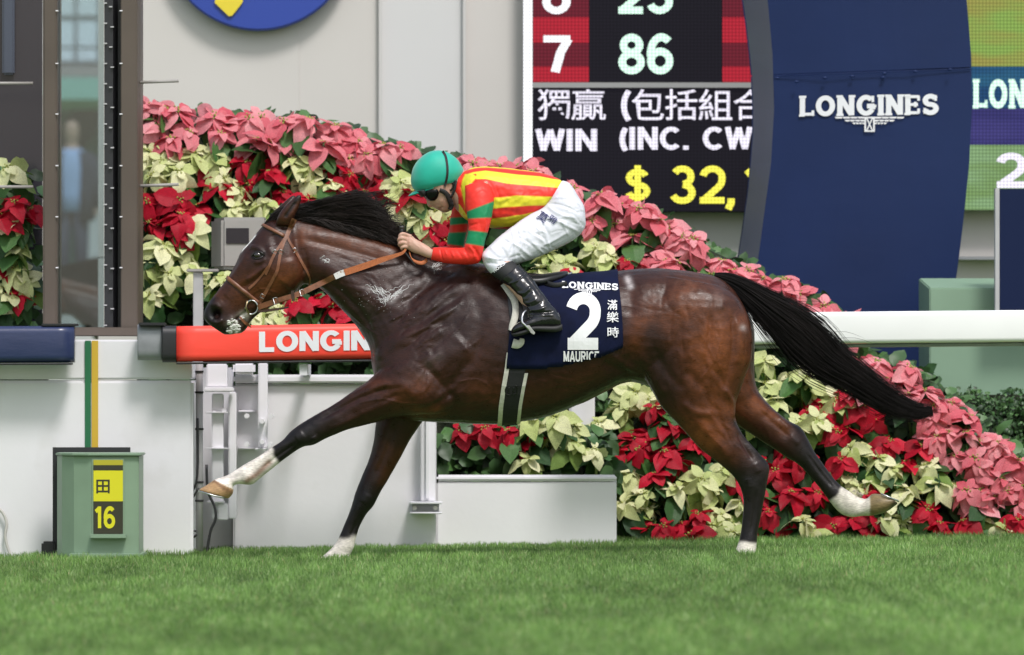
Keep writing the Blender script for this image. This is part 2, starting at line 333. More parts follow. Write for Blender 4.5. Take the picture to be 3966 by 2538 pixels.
# ---- coat colours (painted region by region)
X, Y, D = sxy(hme); n = len(X)
def mixc(col, c, wgt): return col*(1-wgt[:, None])+np.array(c)[None]*wgt[:, None]
def g(pts, wd, s=1.0):
    d, t = pdist(X, Y, pts); return np.clip(s*np.exp(-(d/wd)**2), 0, 1)
nz = np.array([mnoise.noise(Vector((x*.006, y*.006, d*3))) for x, y, d in zip(X, Y, D)]); nz2 = np.array([mnoise.noise(Vector((x*.02, y*.03, d*9+4))) for x, y, d in zip(X, Y, D)])
BR = (0.028, 0.0088, 0.0058); RED = (0.128, 0.037, 0.0115); DK = (0.0085, 0.0042, 0.0042); BLK = (0.0055, 0.0050, 0.0056); WHT = (0.62, 0.57, 0.52)
col = np.tile(np.array(BR), (n, 1))
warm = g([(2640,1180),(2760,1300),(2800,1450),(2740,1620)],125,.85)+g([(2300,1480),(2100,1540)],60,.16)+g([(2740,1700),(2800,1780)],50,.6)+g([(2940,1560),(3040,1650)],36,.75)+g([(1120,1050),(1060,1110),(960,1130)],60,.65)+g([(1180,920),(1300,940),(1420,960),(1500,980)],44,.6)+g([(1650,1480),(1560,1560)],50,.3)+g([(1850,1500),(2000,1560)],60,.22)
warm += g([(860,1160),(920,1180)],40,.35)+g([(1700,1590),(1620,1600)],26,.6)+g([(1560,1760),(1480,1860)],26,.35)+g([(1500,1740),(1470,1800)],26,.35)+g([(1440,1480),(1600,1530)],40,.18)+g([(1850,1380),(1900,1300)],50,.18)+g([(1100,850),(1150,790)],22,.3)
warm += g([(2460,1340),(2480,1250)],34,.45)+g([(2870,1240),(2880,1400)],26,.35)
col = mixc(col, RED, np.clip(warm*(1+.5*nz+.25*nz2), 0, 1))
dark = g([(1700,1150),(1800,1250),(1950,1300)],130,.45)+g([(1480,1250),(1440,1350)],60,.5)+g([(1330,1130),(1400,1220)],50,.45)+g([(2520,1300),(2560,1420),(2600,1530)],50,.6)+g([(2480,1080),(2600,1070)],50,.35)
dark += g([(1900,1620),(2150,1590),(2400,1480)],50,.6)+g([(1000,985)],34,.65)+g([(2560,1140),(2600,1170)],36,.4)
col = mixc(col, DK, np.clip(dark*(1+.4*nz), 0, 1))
def sm(v, a, b): t = np.clip((v-a)/(b-a), 0, 1); return t*t*(3-2*t)
near = D < 0
# black points: below knees and hocks, grading up
nf = near & (X < 1420) & (Y > 1480)
k_ = sm(-X, -1400, -1180)*nf; col = mixc(col, BLK, k_*.92)
ff = (~near) & (X < 1700) & (Y > 1600)
k_ = sm(Y+.25*(1500-X), 1840, 1960)*ff; col = mixc(col, BLK, k_*.9)
col = mixc(col, BLK, np.clip(g([(1450,1660),(1420,1780),(1390,1880)],16,.8)*ff, 0, 1))
nh = near & (X > 2600) & (Y > 1600)
k_ = sm(Y, 1740, 1860)*nh; col = mixc(col, BLK, k_*.92); col = mixc(col, BLK, g([(2850,1640),(2900,1720),(2965,1790)],20,.9)*nh)
fh = (~near) & (X > 2800) & (Y > 1500)
k_ = sm(X+.4*Y, 3690, 3840)*fh; col = mixc(col, BLK, k_*.9); col = mixc(col, BLK, g([(2950,1530),(3040,1610),(3100,1660)],18,.8)*fh)
# muzzle and ear rims; shade inside the nostril painted near black
col = mixc(col, BLK, np.clip(sm(-(X-0*Y), -868, -815)*(X < 1000)*(Y > 1150)*.9, 0, 1)); col = mixc(col, BLK, g([(830,1216)],30,.95)); col = mixc(col, (0.0015,0.001,0.001), g([(836,1218)],21,1.0)); col = mixc(col, BLK, g([(850,1270),(900,1285)],20,.8)*(X < 1000))
col = mixc(col, (0.25,0.11,0.09), g([(842,1224)],6,.2))
col = mixc(col, BLK, np.clip(g([(1110,838),(1150,775)],8,.9)+g([(1164,760)],14,.9), 0, 1))
# eye surround
col = mixc(col, BLK, g([(985,990),(1020,985)],11,.95))
# blaze
bl = np.clip(g([(985,918),(962,950),(945,972)],9,1.3)*(np.abs(D) < .03), 0, 1); col = mixc(col, (.7,.68,.66), bl)
# white socks
ns = nf*sm(-(X*.86-(Y-1740)*.5+16*nz2+8*nz), -916, -900); col = mixc(col, WHT, ns)
col = mixc(col, (0.24,0.13,0.09), nf*g([(1045,1790),(1000,1835),(960,1862)],13,.85))
col = mixc(col, (0.3,0.27,0.27), nf*g([(930,1828),(905,1850)],9,.5))
fs = ff*sm(Y+.0*X+12*nz2, 2070, 2092); col = mixc(col, WHT, fs)
hs_ = nh*sm(Y+6*nz2, 2092, 2106); col = mixc(col, WHT, hs_)
bs = fh*sm(X*.75+Y*.66+14*nz2, 3690, 3706); col = mixc(col, (.52,.48,.42), bs)
# hooves
hf = nf*sm(-(X-(Y-1858)*.95), -852, -842)*(1-0*X)
HOOF = (0.36, 0.22, 0.11)
hoofm = nf*((X < 832+(Y-1858)*1.9)).astype(float); hoofm = nf*sm((832+(Y-1856)*2.0)-X, -3, 4); col = mixc(col, HOOF, hoofm); col = mixc(col, (0.15,0.075,0.04), nf*g([(834,1860),(868,1886),(900,1905)],7,.8)*hoofm)
hoofm2 = fh*sm(X, 3368, 3378); col = mixc(col, (0.17,0.125,0.06), hoofm2); col = mixc(col, (0.03,0.025,0.018), fh*sm(X+Y*.3, 4035, 4052)*.8)
col = mixc(col, (.55,.5,.45), ff*sm(Y, 2155, 2162)*.4)
# dried sweat and lather dusting
col *= (1+.16*nz+.12*nz2)[:, None]
fz = np.clip(g([(900,1250),(925,1240),(945,1225)],17,1)+g([(900,1278),(920,1280)],13,.8), 0, 1)*np.clip(.75+1.4*nz2, 0, 1)*(X < 990)
col = mixc(col, (.50,.47,.41), fz)
dust = np.clip((g([(1430,1120),(1490,1155),(1512,1180),(1550,1125),(1610,1075)],12,.22)+g([(1250,1008)],9,.2)+g([(1640,1440),(1700,1370)],30,.05)+g([(2740,1150),(2790,1165)],30,.06)+g([(2430,1075),(2440,1110)],12,.7)+g([(2870,1275)],14,.55)+g([(1450,1180),(1560,1120)],60,.03))*np.clip(.6+1.8*nz2, 0, 2), 0, 1)
col = mixc(col, (.42,.38,.38), dust)
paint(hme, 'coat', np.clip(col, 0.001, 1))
# ---- coat material
mh = bpy.data.materials.new('bay_coat'); mh.use_nodes = True; N_ = mh.node_tree.nodes; L_ = mh.node_tree.links; b_ = N_['Principled BSDF']
vc = N_.new('ShaderNodeVertexColor'); vc.layer_name = 'coat'
tc = N_.new('ShaderNodeTexCoord')
mp = N_.new('ShaderNodeMapping'); mp.inputs['Scale'].default_value = (60, 60, 420); mp.inputs['Rotation'].default_value = (0, math.radians(25), 0)
L_.new(tc.outputs['Object'], mp.inputs[0])
nh1 = N_.new('ShaderNodeTexNoise'); nh1.inputs['Scale'].default_value = 1.0; nh1.inputs['Detail'].default_value = 3; L_.new(mp.outputs[0], nh1.inputs['Vector'])
nh2 = N_.new('ShaderNodeTexNoise'); nh2.inputs['Scale'].default_value = 26; nh2.inputs['Detail'].default_value = 6; L_.new(tc.outputs['Object'], nh2.inputs['Vector'])
mr = N_.new('ShaderNodeMapRange'); mr.inputs[1].default_value = .3; mr.inputs[2].default_value = .7; mr.inputs[3].default_value = .72; mr.inputs[4].default_value = 1.3; L_.new(nh1.outputs[0], mr.inputs[0])
mr2 = N_.new('ShaderNodeMapRange'); mr2.inputs[1].default_value = .3; mr2.inputs[2].default_value = .7; mr2.inputs[3].default_value = .78; mr2.inputs[4].default_value = 1.22; L_.new(nh2.outputs[0], mr2.inputs[0])
mm = N_.new('ShaderNodeMath'); mm.operation = 'MULTIPLY'; L_.new(mr.outputs[0], mm.inputs[0]); L_.new(mr2.outputs[0], mm.inputs[1])
vs_ = N_.new('ShaderNodeVectorMath'); vs_.operation = 'SCALE'; L_.new(vc.outputs[0], vs_.inputs[0]); L_.new(mm.outputs[0], vs_.inputs['Scale']); L_.new(vs_.outputs[0], b_.inputs['Base Color'])
rr = N_.new('ShaderNodeMapRange'); rr.inputs[1].default_value = .35; rr.inputs[2].default_value = .65; rr.inputs[3].default_value = .27; rr.inputs[4].default_value = .42; L_.new(nh2.outputs[0], rr.inputs[0]); L_.new(rr.outputs[0], b_.inputs['Roughness'])
bp = N_.new('ShaderNodeBump'); bp.inputs['Strength'].default_value = .35; bp.inputs['Distance'].default_value = .003
ad = N_.new('ShaderNodeMath'); ad.operation = 'ADD'; L_.new(nh1.outputs[0], ad.inputs[0]); L_.new(nh2.outputs[0], ad.inputs[1]); L_.new(ad.outputs[0], bp.inputs['Height']); L_.new(bp.outputs[0], b_.inputs['Normal'])
b_.inputs['Specular IOR Level'].default_value = .30; b_.inputs['Sheen Weight'].default_value = .0; b_.inputs['Sheen Roughness'].default_value = .4
HB = bvh_of(hme)
hme.shade_smooth()
horse = obj('horse', hme, mh, label='dark bay racehorse at full gallop with white socks, carrying the crouching rider', cat='horse')
# ================================================================ hair
def strands(name, mt, parent, roots, n, fn, r0=0.0016, seg=10, sides=3):
    """fn(u, rng) -> list of (x,y,depth) photo-plan points; one thin tapering tube a strand, all in one mesh"""
    V = []; F = []; rng = random.Random(len(name)*7+n)
    for i in range(n):
        P = np.array(fn(rng.random(), rng), float); P = catmull(P, 3) if len(P) < seg else P
        W = [pl(p[0], p[1], p[2]/PM) for p in P]; m = len(W); base = len(V); rr = r0*rng.uniform(.7, 1.3)
        ph = rng.random()*6.28
        for j, p in enumerate(W):
            t = j/(m-1); r = rr*(1-t**2.2)+0.0002
            for k in range(sides):
                a = ph+2*math.pi*k/sides; V.append((p.x+r*math.cos(a)*.35, p.y+r*math.sin(a), p.z+r*math.cos(a)))
        for j in range(m-1):
            for k in range(sides): F.append((base+j*sides+k, base+j*sides+(k+1) % sides, base+(j+1)*sides+(k+1) % sides, base+(j+1)*sides+k))
    return obj(name, mesh_of(V, F, name), mt, parent)
M_hair = mat('black_hair', (0.008, 0.0062, 0.006), rough=0.6, spec=0.14, noise=(9, .5))
M_mane = mat('mane_hair', (0.0135, 0.0088, 0.0072), rough=0.5, spec=0.25, noise=(7, .5))
# mane: roots along the crest, blown back by the gallop
CR = [(1080,862),(1130,852),(1200,864),(1290,880),(1390,905),(1470,930),(1545,955)]
CRs = catmull(CR, 8)
TOPM = [(1060,838),(1100,800),(1170,786),(1240,776),(1320,766),(1380,752),(1440,744),(1490,762),(1530,800)]
def mane_fn(u, rng):
    i = u*(len(CRs)-1)*.92; x0, y0 = CRs[int(i)]; x0 += rng.gauss(0, 4); d = rng.gauss(0, 8)
    v = min(max(.15+.85*(1-u)*rng.random()**.7+.25*rng.random()+.12*math.sin(u*31), 0), 1.04)
    te = v**1.1; ex = 1496-66*max(te-.55, 0)/.45+rng.gauss(0, 16)-(0 if rng.random() < .6 else rng.uniform(10, 150)); 
    cr = lambda x: float(np.interp(x, [p[0] for p in CR], [p[1] for p in CR])); tp = lambda x: float(np.interp(x, [p[0] for p in TOPM], [p[1] for p in TOPM]))
    lv = lambda x, q: cr(x)+(tp(x)-cr(x))*q
    if ex < x0+60: ex = x0+rng.uniform(60, 120)
    xa, xb, xc = x0+(ex-x0)*.25, x0+(ex-x0)*.55, x0+(ex-x0)*.82; w1 = rng.gauss(0, .06); yd = d+rng.gauss(0, 16)-6
    droop = rng.random()*.12 if v > .5 else rng.random()*.05
    return [(x0, y0+5, d*.5), (xa, lv(xa, v*.62+w1*.4), d), (xb, lv(xb, v*.92+w1*.7), (d+yd)*.5), (xc, lv(xc, v*.98+w1), yd), (ex, lv(ex, v*(1-droop)+w1*1.3)+rng.gauss(0, 5), yd*1.2)]
strands('mane', M_mane, horse, None, 5200, mane_fn, r0=0.0012)
def wisp_fn(u, rng):        # flyaways along the top and the ragged rear edge
    if rng.random() < .6:
        x = 1430+rng.uniform(0, 70); y = 770+rng.uniform(0, 130); l = rng.uniform(25, 75); a = rng.gauss(-.2, .5)
        return [(x, y, rng.gauss(0, 14)), (x+l*.5, y+l*.35*math.sin(a)-4, rng.gauss(0, 18)), (x+l, y+l*math.sin(a), rng.gauss(0, 22))]
    x = rng.uniform(1120, 1420); y = float(np.interp(x, [p[0] for p in TOPM], [p[1] for p in TOPM]))+10; l = rng.uniform(40, 110)
    return [(x, y, rng.gauss(0, 10)), (x+l*.5, y-rng.uniform(8, 18), 0), (x+l, y-rng.uniform(0, 20), 0)]
strands('mane', M_mane, horse, None, 420, wisp_fn, r0=0.0009)
def mane2_fn(u, rng):       # short dense hair close to the crest, falling to the near side and on to the withers
    i = (.25+.75*u)*(len(CRs)-1); x0, y0 = CRs[int(i)]; d = rng.gauss(-4, 8); ln = rng.uniform(90, 190)
    ex = x0+ln; ey = y0+ln*.24+rng.gauss(2, 7)
    return [(x0, y0+6, d), (x0+ln*.35, y0-rng.uniform(2, 16), d-6), (x0+ln*.7, (y0*.35+ey*.65)-rng.uniform(2, 12), d-14), (ex, ey, d-20)]
strands('mane', M_mane, horse, None, 2000, mane2_fn, r0=0.0017)
def fore_fn(u, rng):        # forelock swept back between the ears
    x0 = 1022+u*62+rng.gauss(0, 3); y0 = 872-u*16; d = rng.gauss(14, 20); ln = rng.uniform(90, 190)
    ex = x0+ln; return [(x0, y0, d), (x0+ln*.2, y0-18-22*rng.random(), d), (x0+ln*.55, y0-42-26*rng.random(), d*.9), (ex, y0-46-26*rng.random()+.05*ln, d*.7)]
strands('forelock', M_mane, horse, None, 800, fore_fn, r0=0.0014)
# tail
TT = catmull([(2765,1070,9,11),(2800,1084,21,16),(2862,1115,32,22),(2948,1180,48,32),(3040,1252,67,40),(3120,1322,76,41),(3200,1396,67,40),(3290,1455,53,36),(3385,1518,45,31),(3480,1572,38,25),(3560,1597,28,20),(3655,1585,12,11)], 6)
def tail_fn(u, rng):
    a = rng.gauss(0, .35)*(1 if rng.random() < .93 else 1.6); b = rng.gauss(0, .4); end = int((len(TT)-1)*min(1, max(.4, 1-abs(rng.gauss(0, .2))))); P = []; wv = rng.gauss(0, .17); ww = rng.gauss(0, .3); ph = rng.random()*6
    st = 0 if rng.random() < .8 else rng.randint(0, 12)
    for j in range(st, end+1, 3):
        x, y, hh, dd = TT[j]; t = j/len(TT); aa = a*(1+.25*t)+wv*math.sin(ph+t*9)*t*1.3+ww*t*t
        q = TT[min(j+1, len(TT)-1)]-TT[max(j-1, 0)]; l = math.hypot(q[0], q[1]); nx, ny = -q[1]/l, q[0]/l
        P.append((x+nx*hh*aa, y+ny*hh*aa, b*dd+4))
    return P
strands('tail', M_hair, horse, None, 7000, tail_fn, r0=0.0012)
def tail2_fn(u, rng):       # loose wisps hanging off the underside and blown off the top
    j = rng.randint(6, 34); x, y, hh, dd = TT[j]
    if rng.random() < .88:
        ln = rng.uniform(50, 170); s = rng.uniform(.35, .75)
        return [(x-10, y+hh*.3, 0), (x+ln*.25, y+hh*.35+ln*.45, 5), (x+ln*.5, y+hh*.4+ln*.85*s*1.3, 8), (x+ln*.75, y+hh*.4+ln*1.15*s*1.35, 10)]
    ln = rng.uniform(90, 260)
    return [(x, y-hh*.3, 0), (x+ln*.4, y-hh*.4+ln*.12, -6), (x+ln*.8, y-hh*.35+ln*.1, -8), (x+ln*1.1, y-hh*.3+ln*rng.uniform(.05, .25), -8)]
strands('tail', M_hair, horse, None, 260, tail2_fn, r0=0.0010)
core = MB(); loft(core, [(r[0]+r[2]*.28,r[1]-r[2]*.32,r[0]-r[2]*.28,r[1]+r[2]*.32,r[3]*.4,4) for r in TT[:44:4]], seg=10, sub=2)
core.build('dock', M_hair, horse, smooth=True)
def feather_fn(u, rng):     # fetlock hair of the far hind
    x = 3302+u*40; y = 1912+u*20; return [(x, y, 118+rng.gauss(0, 10)), (x+5, y-10, 118), (x+rng.uniform(4, 16), y-rng.uniform(8, 22), 118)]
M_white_hair = mat('white_hair', (.55, .5, .43), rough=.6)
strands('fetlock_hair', M_white_hair, horse, None, 90, feather_fn, r0=0.0012)
# ---- eyes, horseshoes, froth
def ball(mb, c, r, n=14, sq=(1, 1, 1)):
    vs = []; fs = []
    for i in range(n+1):
        th = math.pi*i/n
        for k in range(2*n): a = math.pi*k/n; vs.append((c[0]+r*sq[0]*math.sin(th)*math.cos(a), c[1]+r*sq[1]*math.sin(th)*math.sin(a), c[2]+r*sq[2]*math.cos(th)))
    for i in range(n):
        for k in range(2*n): fs.append((i*2*n+k, i*2*n+(k+1) % (2*n), (i+1)*2*n+(k+1) % (2*n), (i+1)*2*n+k))
    mb.add(vs, fs)
M_eye = mat('horse_eye', (0.012, 0.006, 0.004), rough=.08, coat=1)
yy = hitY(HB, 1001, 990, -.1)
for s in (1, -1):
    e = MB(); c = pl(1002, 990, yy*s+.0105*s); ball(e, c, .021, sq=(1.0, .75, .78)); e.build('eye', M_eye, horse, smooth=True)
    l = MB(); pts = [pl(x, y, s*(hitY(HB, x, y, yy)-.002)) for x, y in [(978,995),(986,982),(1000,976),(1014,979),(1026,990)]]; l.tube(pts, .0042, 8)
    pts = [pl(x, y, s*(hitY(HB, x, y, yy)-.001)) for x, y in [(980,997),(992,1004),(1008,1003),(1024,992)]]; l.tube(pts, .0032, 8); l.build('eyelid', mat('eyelid_skin', (.01, .007, .007), rough=.35), horse, smooth=True)
M_steel = mat('worn_steel', (.55, .55, .56), rough=.3, metal=1, noise=(40, .2))
sh = MB(); P = []
for k in range(-9, 10):
    a = k/9*2.3; P.append(pl(829-math.cos(a)*54+ (8 if abs(k) > 7 else 0), 1916-math.cos(a)*16, (-108+46*math.sin(a))/PM))
sh.tube(P, .0045, 6); sh.build('horseshoe', M_steel, horse, smooth=True)
sh = MB(); P = []
for k in range(-9, 10):
    a = k/9*2.3; P.append(pl(3446+math.cos(a)*40, 1929+math.cos(a)*17-2, (120+42*math.sin(a))/PM))
sh.tube(P, .0045, 6); sh.build('horseshoe', M_steel, horse, smooth=True)
M_froth = mat('froth', (.62, .61, .57), rough=.45, noise=(120, .25), bump=(150, .6, (1, 1, 1), .004))
fr = MB(); rng = random.Random(3)
for (x, y, r, n) in [(902,1252,17,26),(915,1266,15,20),(936,1230,9,8),(890,1280,10,10),(918,1280,10,8)]:
    for k in range(n):
        a, q = rng.random()*6.28, rng.random()**.5*r; X_, Y_ = x+q*math.cos(a), y+q*math.sin(a); h = hitY(HB, X_, Y_)
        if h is None: continue
        ball(fr, pl(X_, Y_, h+.002), rng.uniform(.004, .009), n=5, sq=(1.3, .4, .7))
fr.build('froth', M_froth, horse, smooth=True, kind='stuff')
# lather streaks where the rein rubbed the neck
def sideray(x, y, off=.002, dflt=None):
    h = hitY(HB, x, y, dflt); return None if h is None else pl(x, y, h-off)
la = MB()
base = [[(1418,1118),(1452,1126),(1485,1148),(1500,1180)],[(1440,1112),(1476,1128),(1512,1140)],[(1500,1185),(1515,1150),(1548,1130),(1590,1095),(1625,1066)],[(1466,1150),(1490,1160),(1505,1145)],[(1510,1165),(1535,1140),(1560,1128)],[(1660,1045),(1690,1032),(1718,1020)],[(1240,1010),(1262,1002),(1270,1014)]]
for b in base:
    for rep in range(7):
        k0 = rng.random()*.5; P = catmull(b, 5); i0 = int(k0*len(P)); i1 = min(len(P), i0+rng.randint(4, 11)); Q = []
        ox, oy = rng.gauss(0, 6), rng.gauss(0, 7)
        for p in P[i0:i1]:
            q = sideray(p[0]+ox+rng.gauss(0, 3), p[1]+oy+rng.gauss(0, 3.6), 0.0)
            if q: Q.append(q)
        if len(Q) > 2: la.tube(Q, [.0004+.0009*math.sin(3.1*i/(len(Q)-1)) for i in range(len(Q))], 5)
for k in range(70):
    x = rng.gauss(1480, 70); y = rng.gauss(1150, 50); q = sideray(x, y, 0)
    if q: ball(la, q, rng.uniform(.0008, .0016), n=3)
la.build('lather', mat('dried_lather', (.6, .6, .6), rough=.7), horse, smooth=True, kind='stuff')

# ================================================================ strap tools
def drape(path, width, thick=.003, off=.0015, tree=None, dflt=None, n=5, taper=None, free=None, side=-1, across=3):
    """a strap laid on the side of a body; free(x) gives the depth where it hangs in the air"""
    tree = tree or HB; P = catmull(path, n); rows = []; last = dflt
    for i, p in enumerate(P):
        d = P[min(i+1, len(P)-1)][:2]-P[max(i-1, 0)][:2]; d = d/max(np.hypot(*d), 1e-6); nx, ny = -d[1], d[0]
        w_ = (p[2] if len(p) > 2 else width)*(taper(i/(len(P)-1)) if taper else 1)
        row = []
        for j in range(across):
            q = (j/(across-1)-.5)*w_; x, y = p[0]+nx*q, p[1]+ny*q; h = hitY(tree, x, y)
            if free is not None:
                fy = free(i/(len(P)-1)); h = fy if h is None else min(h, fy)
            row.append([x, y, h])
        hs_ = [r[2] for r in row if r[2] is not None]
        av = min(hs_) if hs_ else last
        if av is None: av = -.1
        last = av
        for r in row:
            if r[2] is None or abs(r[2]-av) > .02: r[2] = av
        rows.append(row)
    # smooth depths along the strap
    A = np.array([[r[2] for r in row] for row in rows])
    for _ in range(2): A[1:-1] = .25*A[:-2]+.5*A[1:-1]+.25*A[2:]
    mb = MB(); V = []; m = across
    for i, row in enumerate(rows):
        for j, r in enumerate(row): V.append(pl(r[0], r[1], (A[i][j]-off-thick)*(-side)))
        for j, r in enumerate(row): V.append(pl(r[0], r[1], (A[i][j]-off*0+.001)*(-side)))
    F = []; s = 2*m
    for i in range(len(rows)-1):
        for j in range(m-1):
            F.append((i*s+j, i*s+j+1, (i+1)*s+j+1, (i+1)*s+j)); F.append((i*s+m+j, (i+1)*s+m+j, (i+1)*s+m+j+1, i*s+m+j+1))
        F.append((i*s, (i+1)*s, (i+1)*s+m, i*s+m)); F.append((i*s+m-1, i*s+2*m-1, (i+1)*s+2*m-1, (i+1)*s+m-1))
    F.append(tuple(range(m))+tuple(range(2*m-1, m-1, -1))); b = (len(rows)-1)*s; F.append(tuple(b+k for k in range(m))[::-1]+tuple(b+k for k in range(m, 2*m)))
    mb.add(V, F); return mb
def ring_strap(A, B, width, thick=.004, off=.001, tree=None, t0=0, t1=2*math.pi, n=48, R=.2):
    """a strap running right round a body: A and B are the photo points where it crosses the outline"""
    tree = tree or HB; A = np.array(A, float); B = np.array(B, float); Cc = (A+B)/2; d = (A-B)/np.linalg.norm(A-B); per = np.array([-d[1], d[0]])
    d3 = Vector((d[0], 0, -d[1])); y3 = Vector((0, 1, 0)); V = []; F = []; na = 3; full = abs((t1-t0)-2*math.pi) < 1e-6
    N_ = n
    for i in range(N_ if full else N_+1):
        t = t0+(t1-t0)*i/N_; dr = d3*math.cos(t)-y3*math.sin(t)
        for lay in (1, 0):
            for j in range(na):
                q = (j/(na-1)-.5)*width; c = pl(Cc[0]+per[0]*q, Cc[1]+per[1]*q, 0); src = c+dr*R
                h = tree.ray_cast(src, -dr, R); p = h[0] if h[0] is not None else c+dr*.05
                V.append(p+dr*(off+thick*(1 if lay and j == 1 or lay else 0)))
    s = 2*na; M_ = N_ if full else N_
    tot = N_ if full else N_+1
    for i in range(M_):
        a = i*s; b = ((i+1) % tot)*s
        for j in range(na-1):
            F.append((a+j, a+j+1, b+j+1, b+j)); F.append((a+na+j, b+na+j, b+na+j+1, a+na+j+1))
        F.append((a, b, b+na, a+na)); F.append((a+na-1, a+2*na-1, b+2*na-1, b+na-1))
    if not full:
        F.append((0, 1, 2, 5, 4, 3)); b = (tot-1)*s; F.append((b+3, b+4, b+5, b+2, b+1, b))
    mb = MB(); mb.add(V, F); return mb

# ================================================================ bridle
M_leather = mat('tan_leather', (0.17, 0.062, 0.028), rough=.42, noise=(35, .3), bump=(120, .3, (1, 1, 1), .002))
M_leather_dk = mat('dark_leather', (0.05, 0.022, 0.014), rough=.4, noise=(35, .3))
M_rein = mat('rubber_rein', (0.40, 0.115, 0.035), rough=.6, noise=(60, .15), bump=(380, .8, (1, 1, 1), .003))
M_tape = mat('white_tape', (.62, .6, .6), rough=.5, mix=((.3, .16, .1), 40, .56, .62))
br = empty('bridle', pl(1100, 900, 0), 'tan leather racing bridle with browband, noseband and rein on the horse\'s head', 'bridle')
for s in (-1, 1):
    k = dict(side=s)
    def B(name, mb, m=M_leather): mb.build(name, m, br, smooth=False)
    B('headpiece', drape([(1142,850,21),(1132,872,20),(1121,894,17),(1112,916,16)], 18, **k))
    cs = drape([(1113,912,13),(1099,945,12),(1089,980,12),(1083,1015,12),(1076,1050,12),(1058,1085,12),(1038,1120,12),(1022,1148,14),(1006,1178,13)], 12, thick=.004, **k); cs.build('cheekpiece', M_leather, br)
    B('cheekpiece', drape([(1104,925,10),(1085,955,10),(1066,985,11),(1052,1015,11),(1042,1040,11),(1031,1066,9)], 10, off=.003, **k))
    B('noseband_strap', drape([(1044,1030,8),(1010,1075,8),(985,1102,9),(964,1120,10)], 8, **k))
    B('throatlatch', drape([(1114,916,9),(1126,942,9),(1143,968,10),(1160,998,10),(1178,1030,10),(1194,1060,8),(1202,1085,7),(1197,1108,7)], 9, **k))
    B('billet', drape([(1075,1050,10),(1072,1064,9),(1068,1073,4)], 9, off=.005, **k))
    # keepers and buckles
    for (x, y, a) in [(1091,977,-70),(1068,977,-60),(1142,970,55),(1019,1148,-60)]:
        h = hitY(HB, x, y, -.1); bk = MB(); c, s_ = math.cos(math.radians(a)), math.sin(math.radians(a))
        P = [pl(x+u*c*7-v*s_*8, y+u*s_*7+v*c*8, (h-.007)*(-s)) for u, v in [(-1,-1),(1,-1),(1,1),(-1,1),(-1,-1)]]
        bk.tube(P, .0016, 6); bk.build('buckle', M_steel, br, smooth=True)
    # the bit ring, a big D
    h = hitY(HB, 985, 1195, -.06)-.012; P = []
    for q in range(25):
        a = q/24*2*math.pi; xx, yy_ = math.cos(a), math.sin(a); P.append(pl(975+25*xx*(1 if xx > 0 else .8), 1191+27*yy_, h*(-s)))
    r_ = MB(); r_.tube(P, .0034, 8, caps=False); r_.build('bit_ring', M_steel, br, smooth=True)
    r_ = MB(); r_.tube([pl(958,1166,(h-.002)*(-s)), pl(954,1192,(h-.002)*(-s)), pl(966,1216,(h-.002)*(-s))], .005, 8); r_.build('bit_cheek', mat('brass_bit', (.35, .27, .16), metal=1, rough=.35), br, smooth=True)
    r_ = MB(); r_.tube([pl(956,1192,h*(-s)), pl(940,1200,0)], .006, 8); r_.build('mouthpiece', M_steel, br, smooth=True)
    B('lip_strap', drape([(930,1228,7),(945,1246,10),(960,1258,11),(974,1270,3)], 8, off=.006, dflt=-.05, **k))
    B('curb_strap', drape([(996,1206,9),(1030,1204,10),(1064,1199,8),(1090,1196,7),(1117,1190,5)], 8, free=lambda t: -.052, dflt=-.05, **k), M_leather_dk)
browb = ring_strap((1012,868), (1172,950), 13, thick=.007, t0=-1.75, t1=1.75, n=30); browb.build('browband', M_leather, br, smooth=True)
nb = ring_strap((872,1070), (1014,1184), 16, thick=.006, n=44); nb.build('noseband', M_leather, br, smooth=True)
# reins: from the bit, along the neck, to the hands
def fr_(t): return -.075-.035*math.sin(min(t*1.2, 1)*math.pi)
drape([(1001,1192,20),(1034,1180,21),(1064,1170,20),(1105,1156,18),(1142,1146,20),(1180,1130,21),(1219,1111,21),(1262,1090,21),(1300,1072,22)], 20, thick=.004, free=fr_).build('rein', M_leather, br)
drape([(1298,1073,23),(1320,1063,24),(1338,1056,24)], 24, thick=.005, free=lambda t: -.108).build('rein', M_tape, br)
drape([(1336,1057,25),(1380,1043,25),(1427,1027,24),(1480,1008,21),(1531,992,15),(1560,981,11),(1573,966,9)], 20, thick=.005, free=lambda t: -.11-.0*t).build('rein', M_rein, br)
for x, y in ((1135,1147),): drape([(x,y-20,12),(x+4,y+20,12)], 12, thick=.005, off=.005, free=lambda t: -.108).build('rein_stop', M_leather_dk, br)
for x, y in ((1066,1168),(1168,1136)):
    bk = MB(); bk.tube([pl(x-6,y-12,-.112), pl(x+9,y-15,-.112), pl(x+15,y+8,-.112), pl(x,y+12,-.112), pl(x-6,y-12,-.112)], .002, 6); bk.build('buckle', M_steel, br, smooth=True)
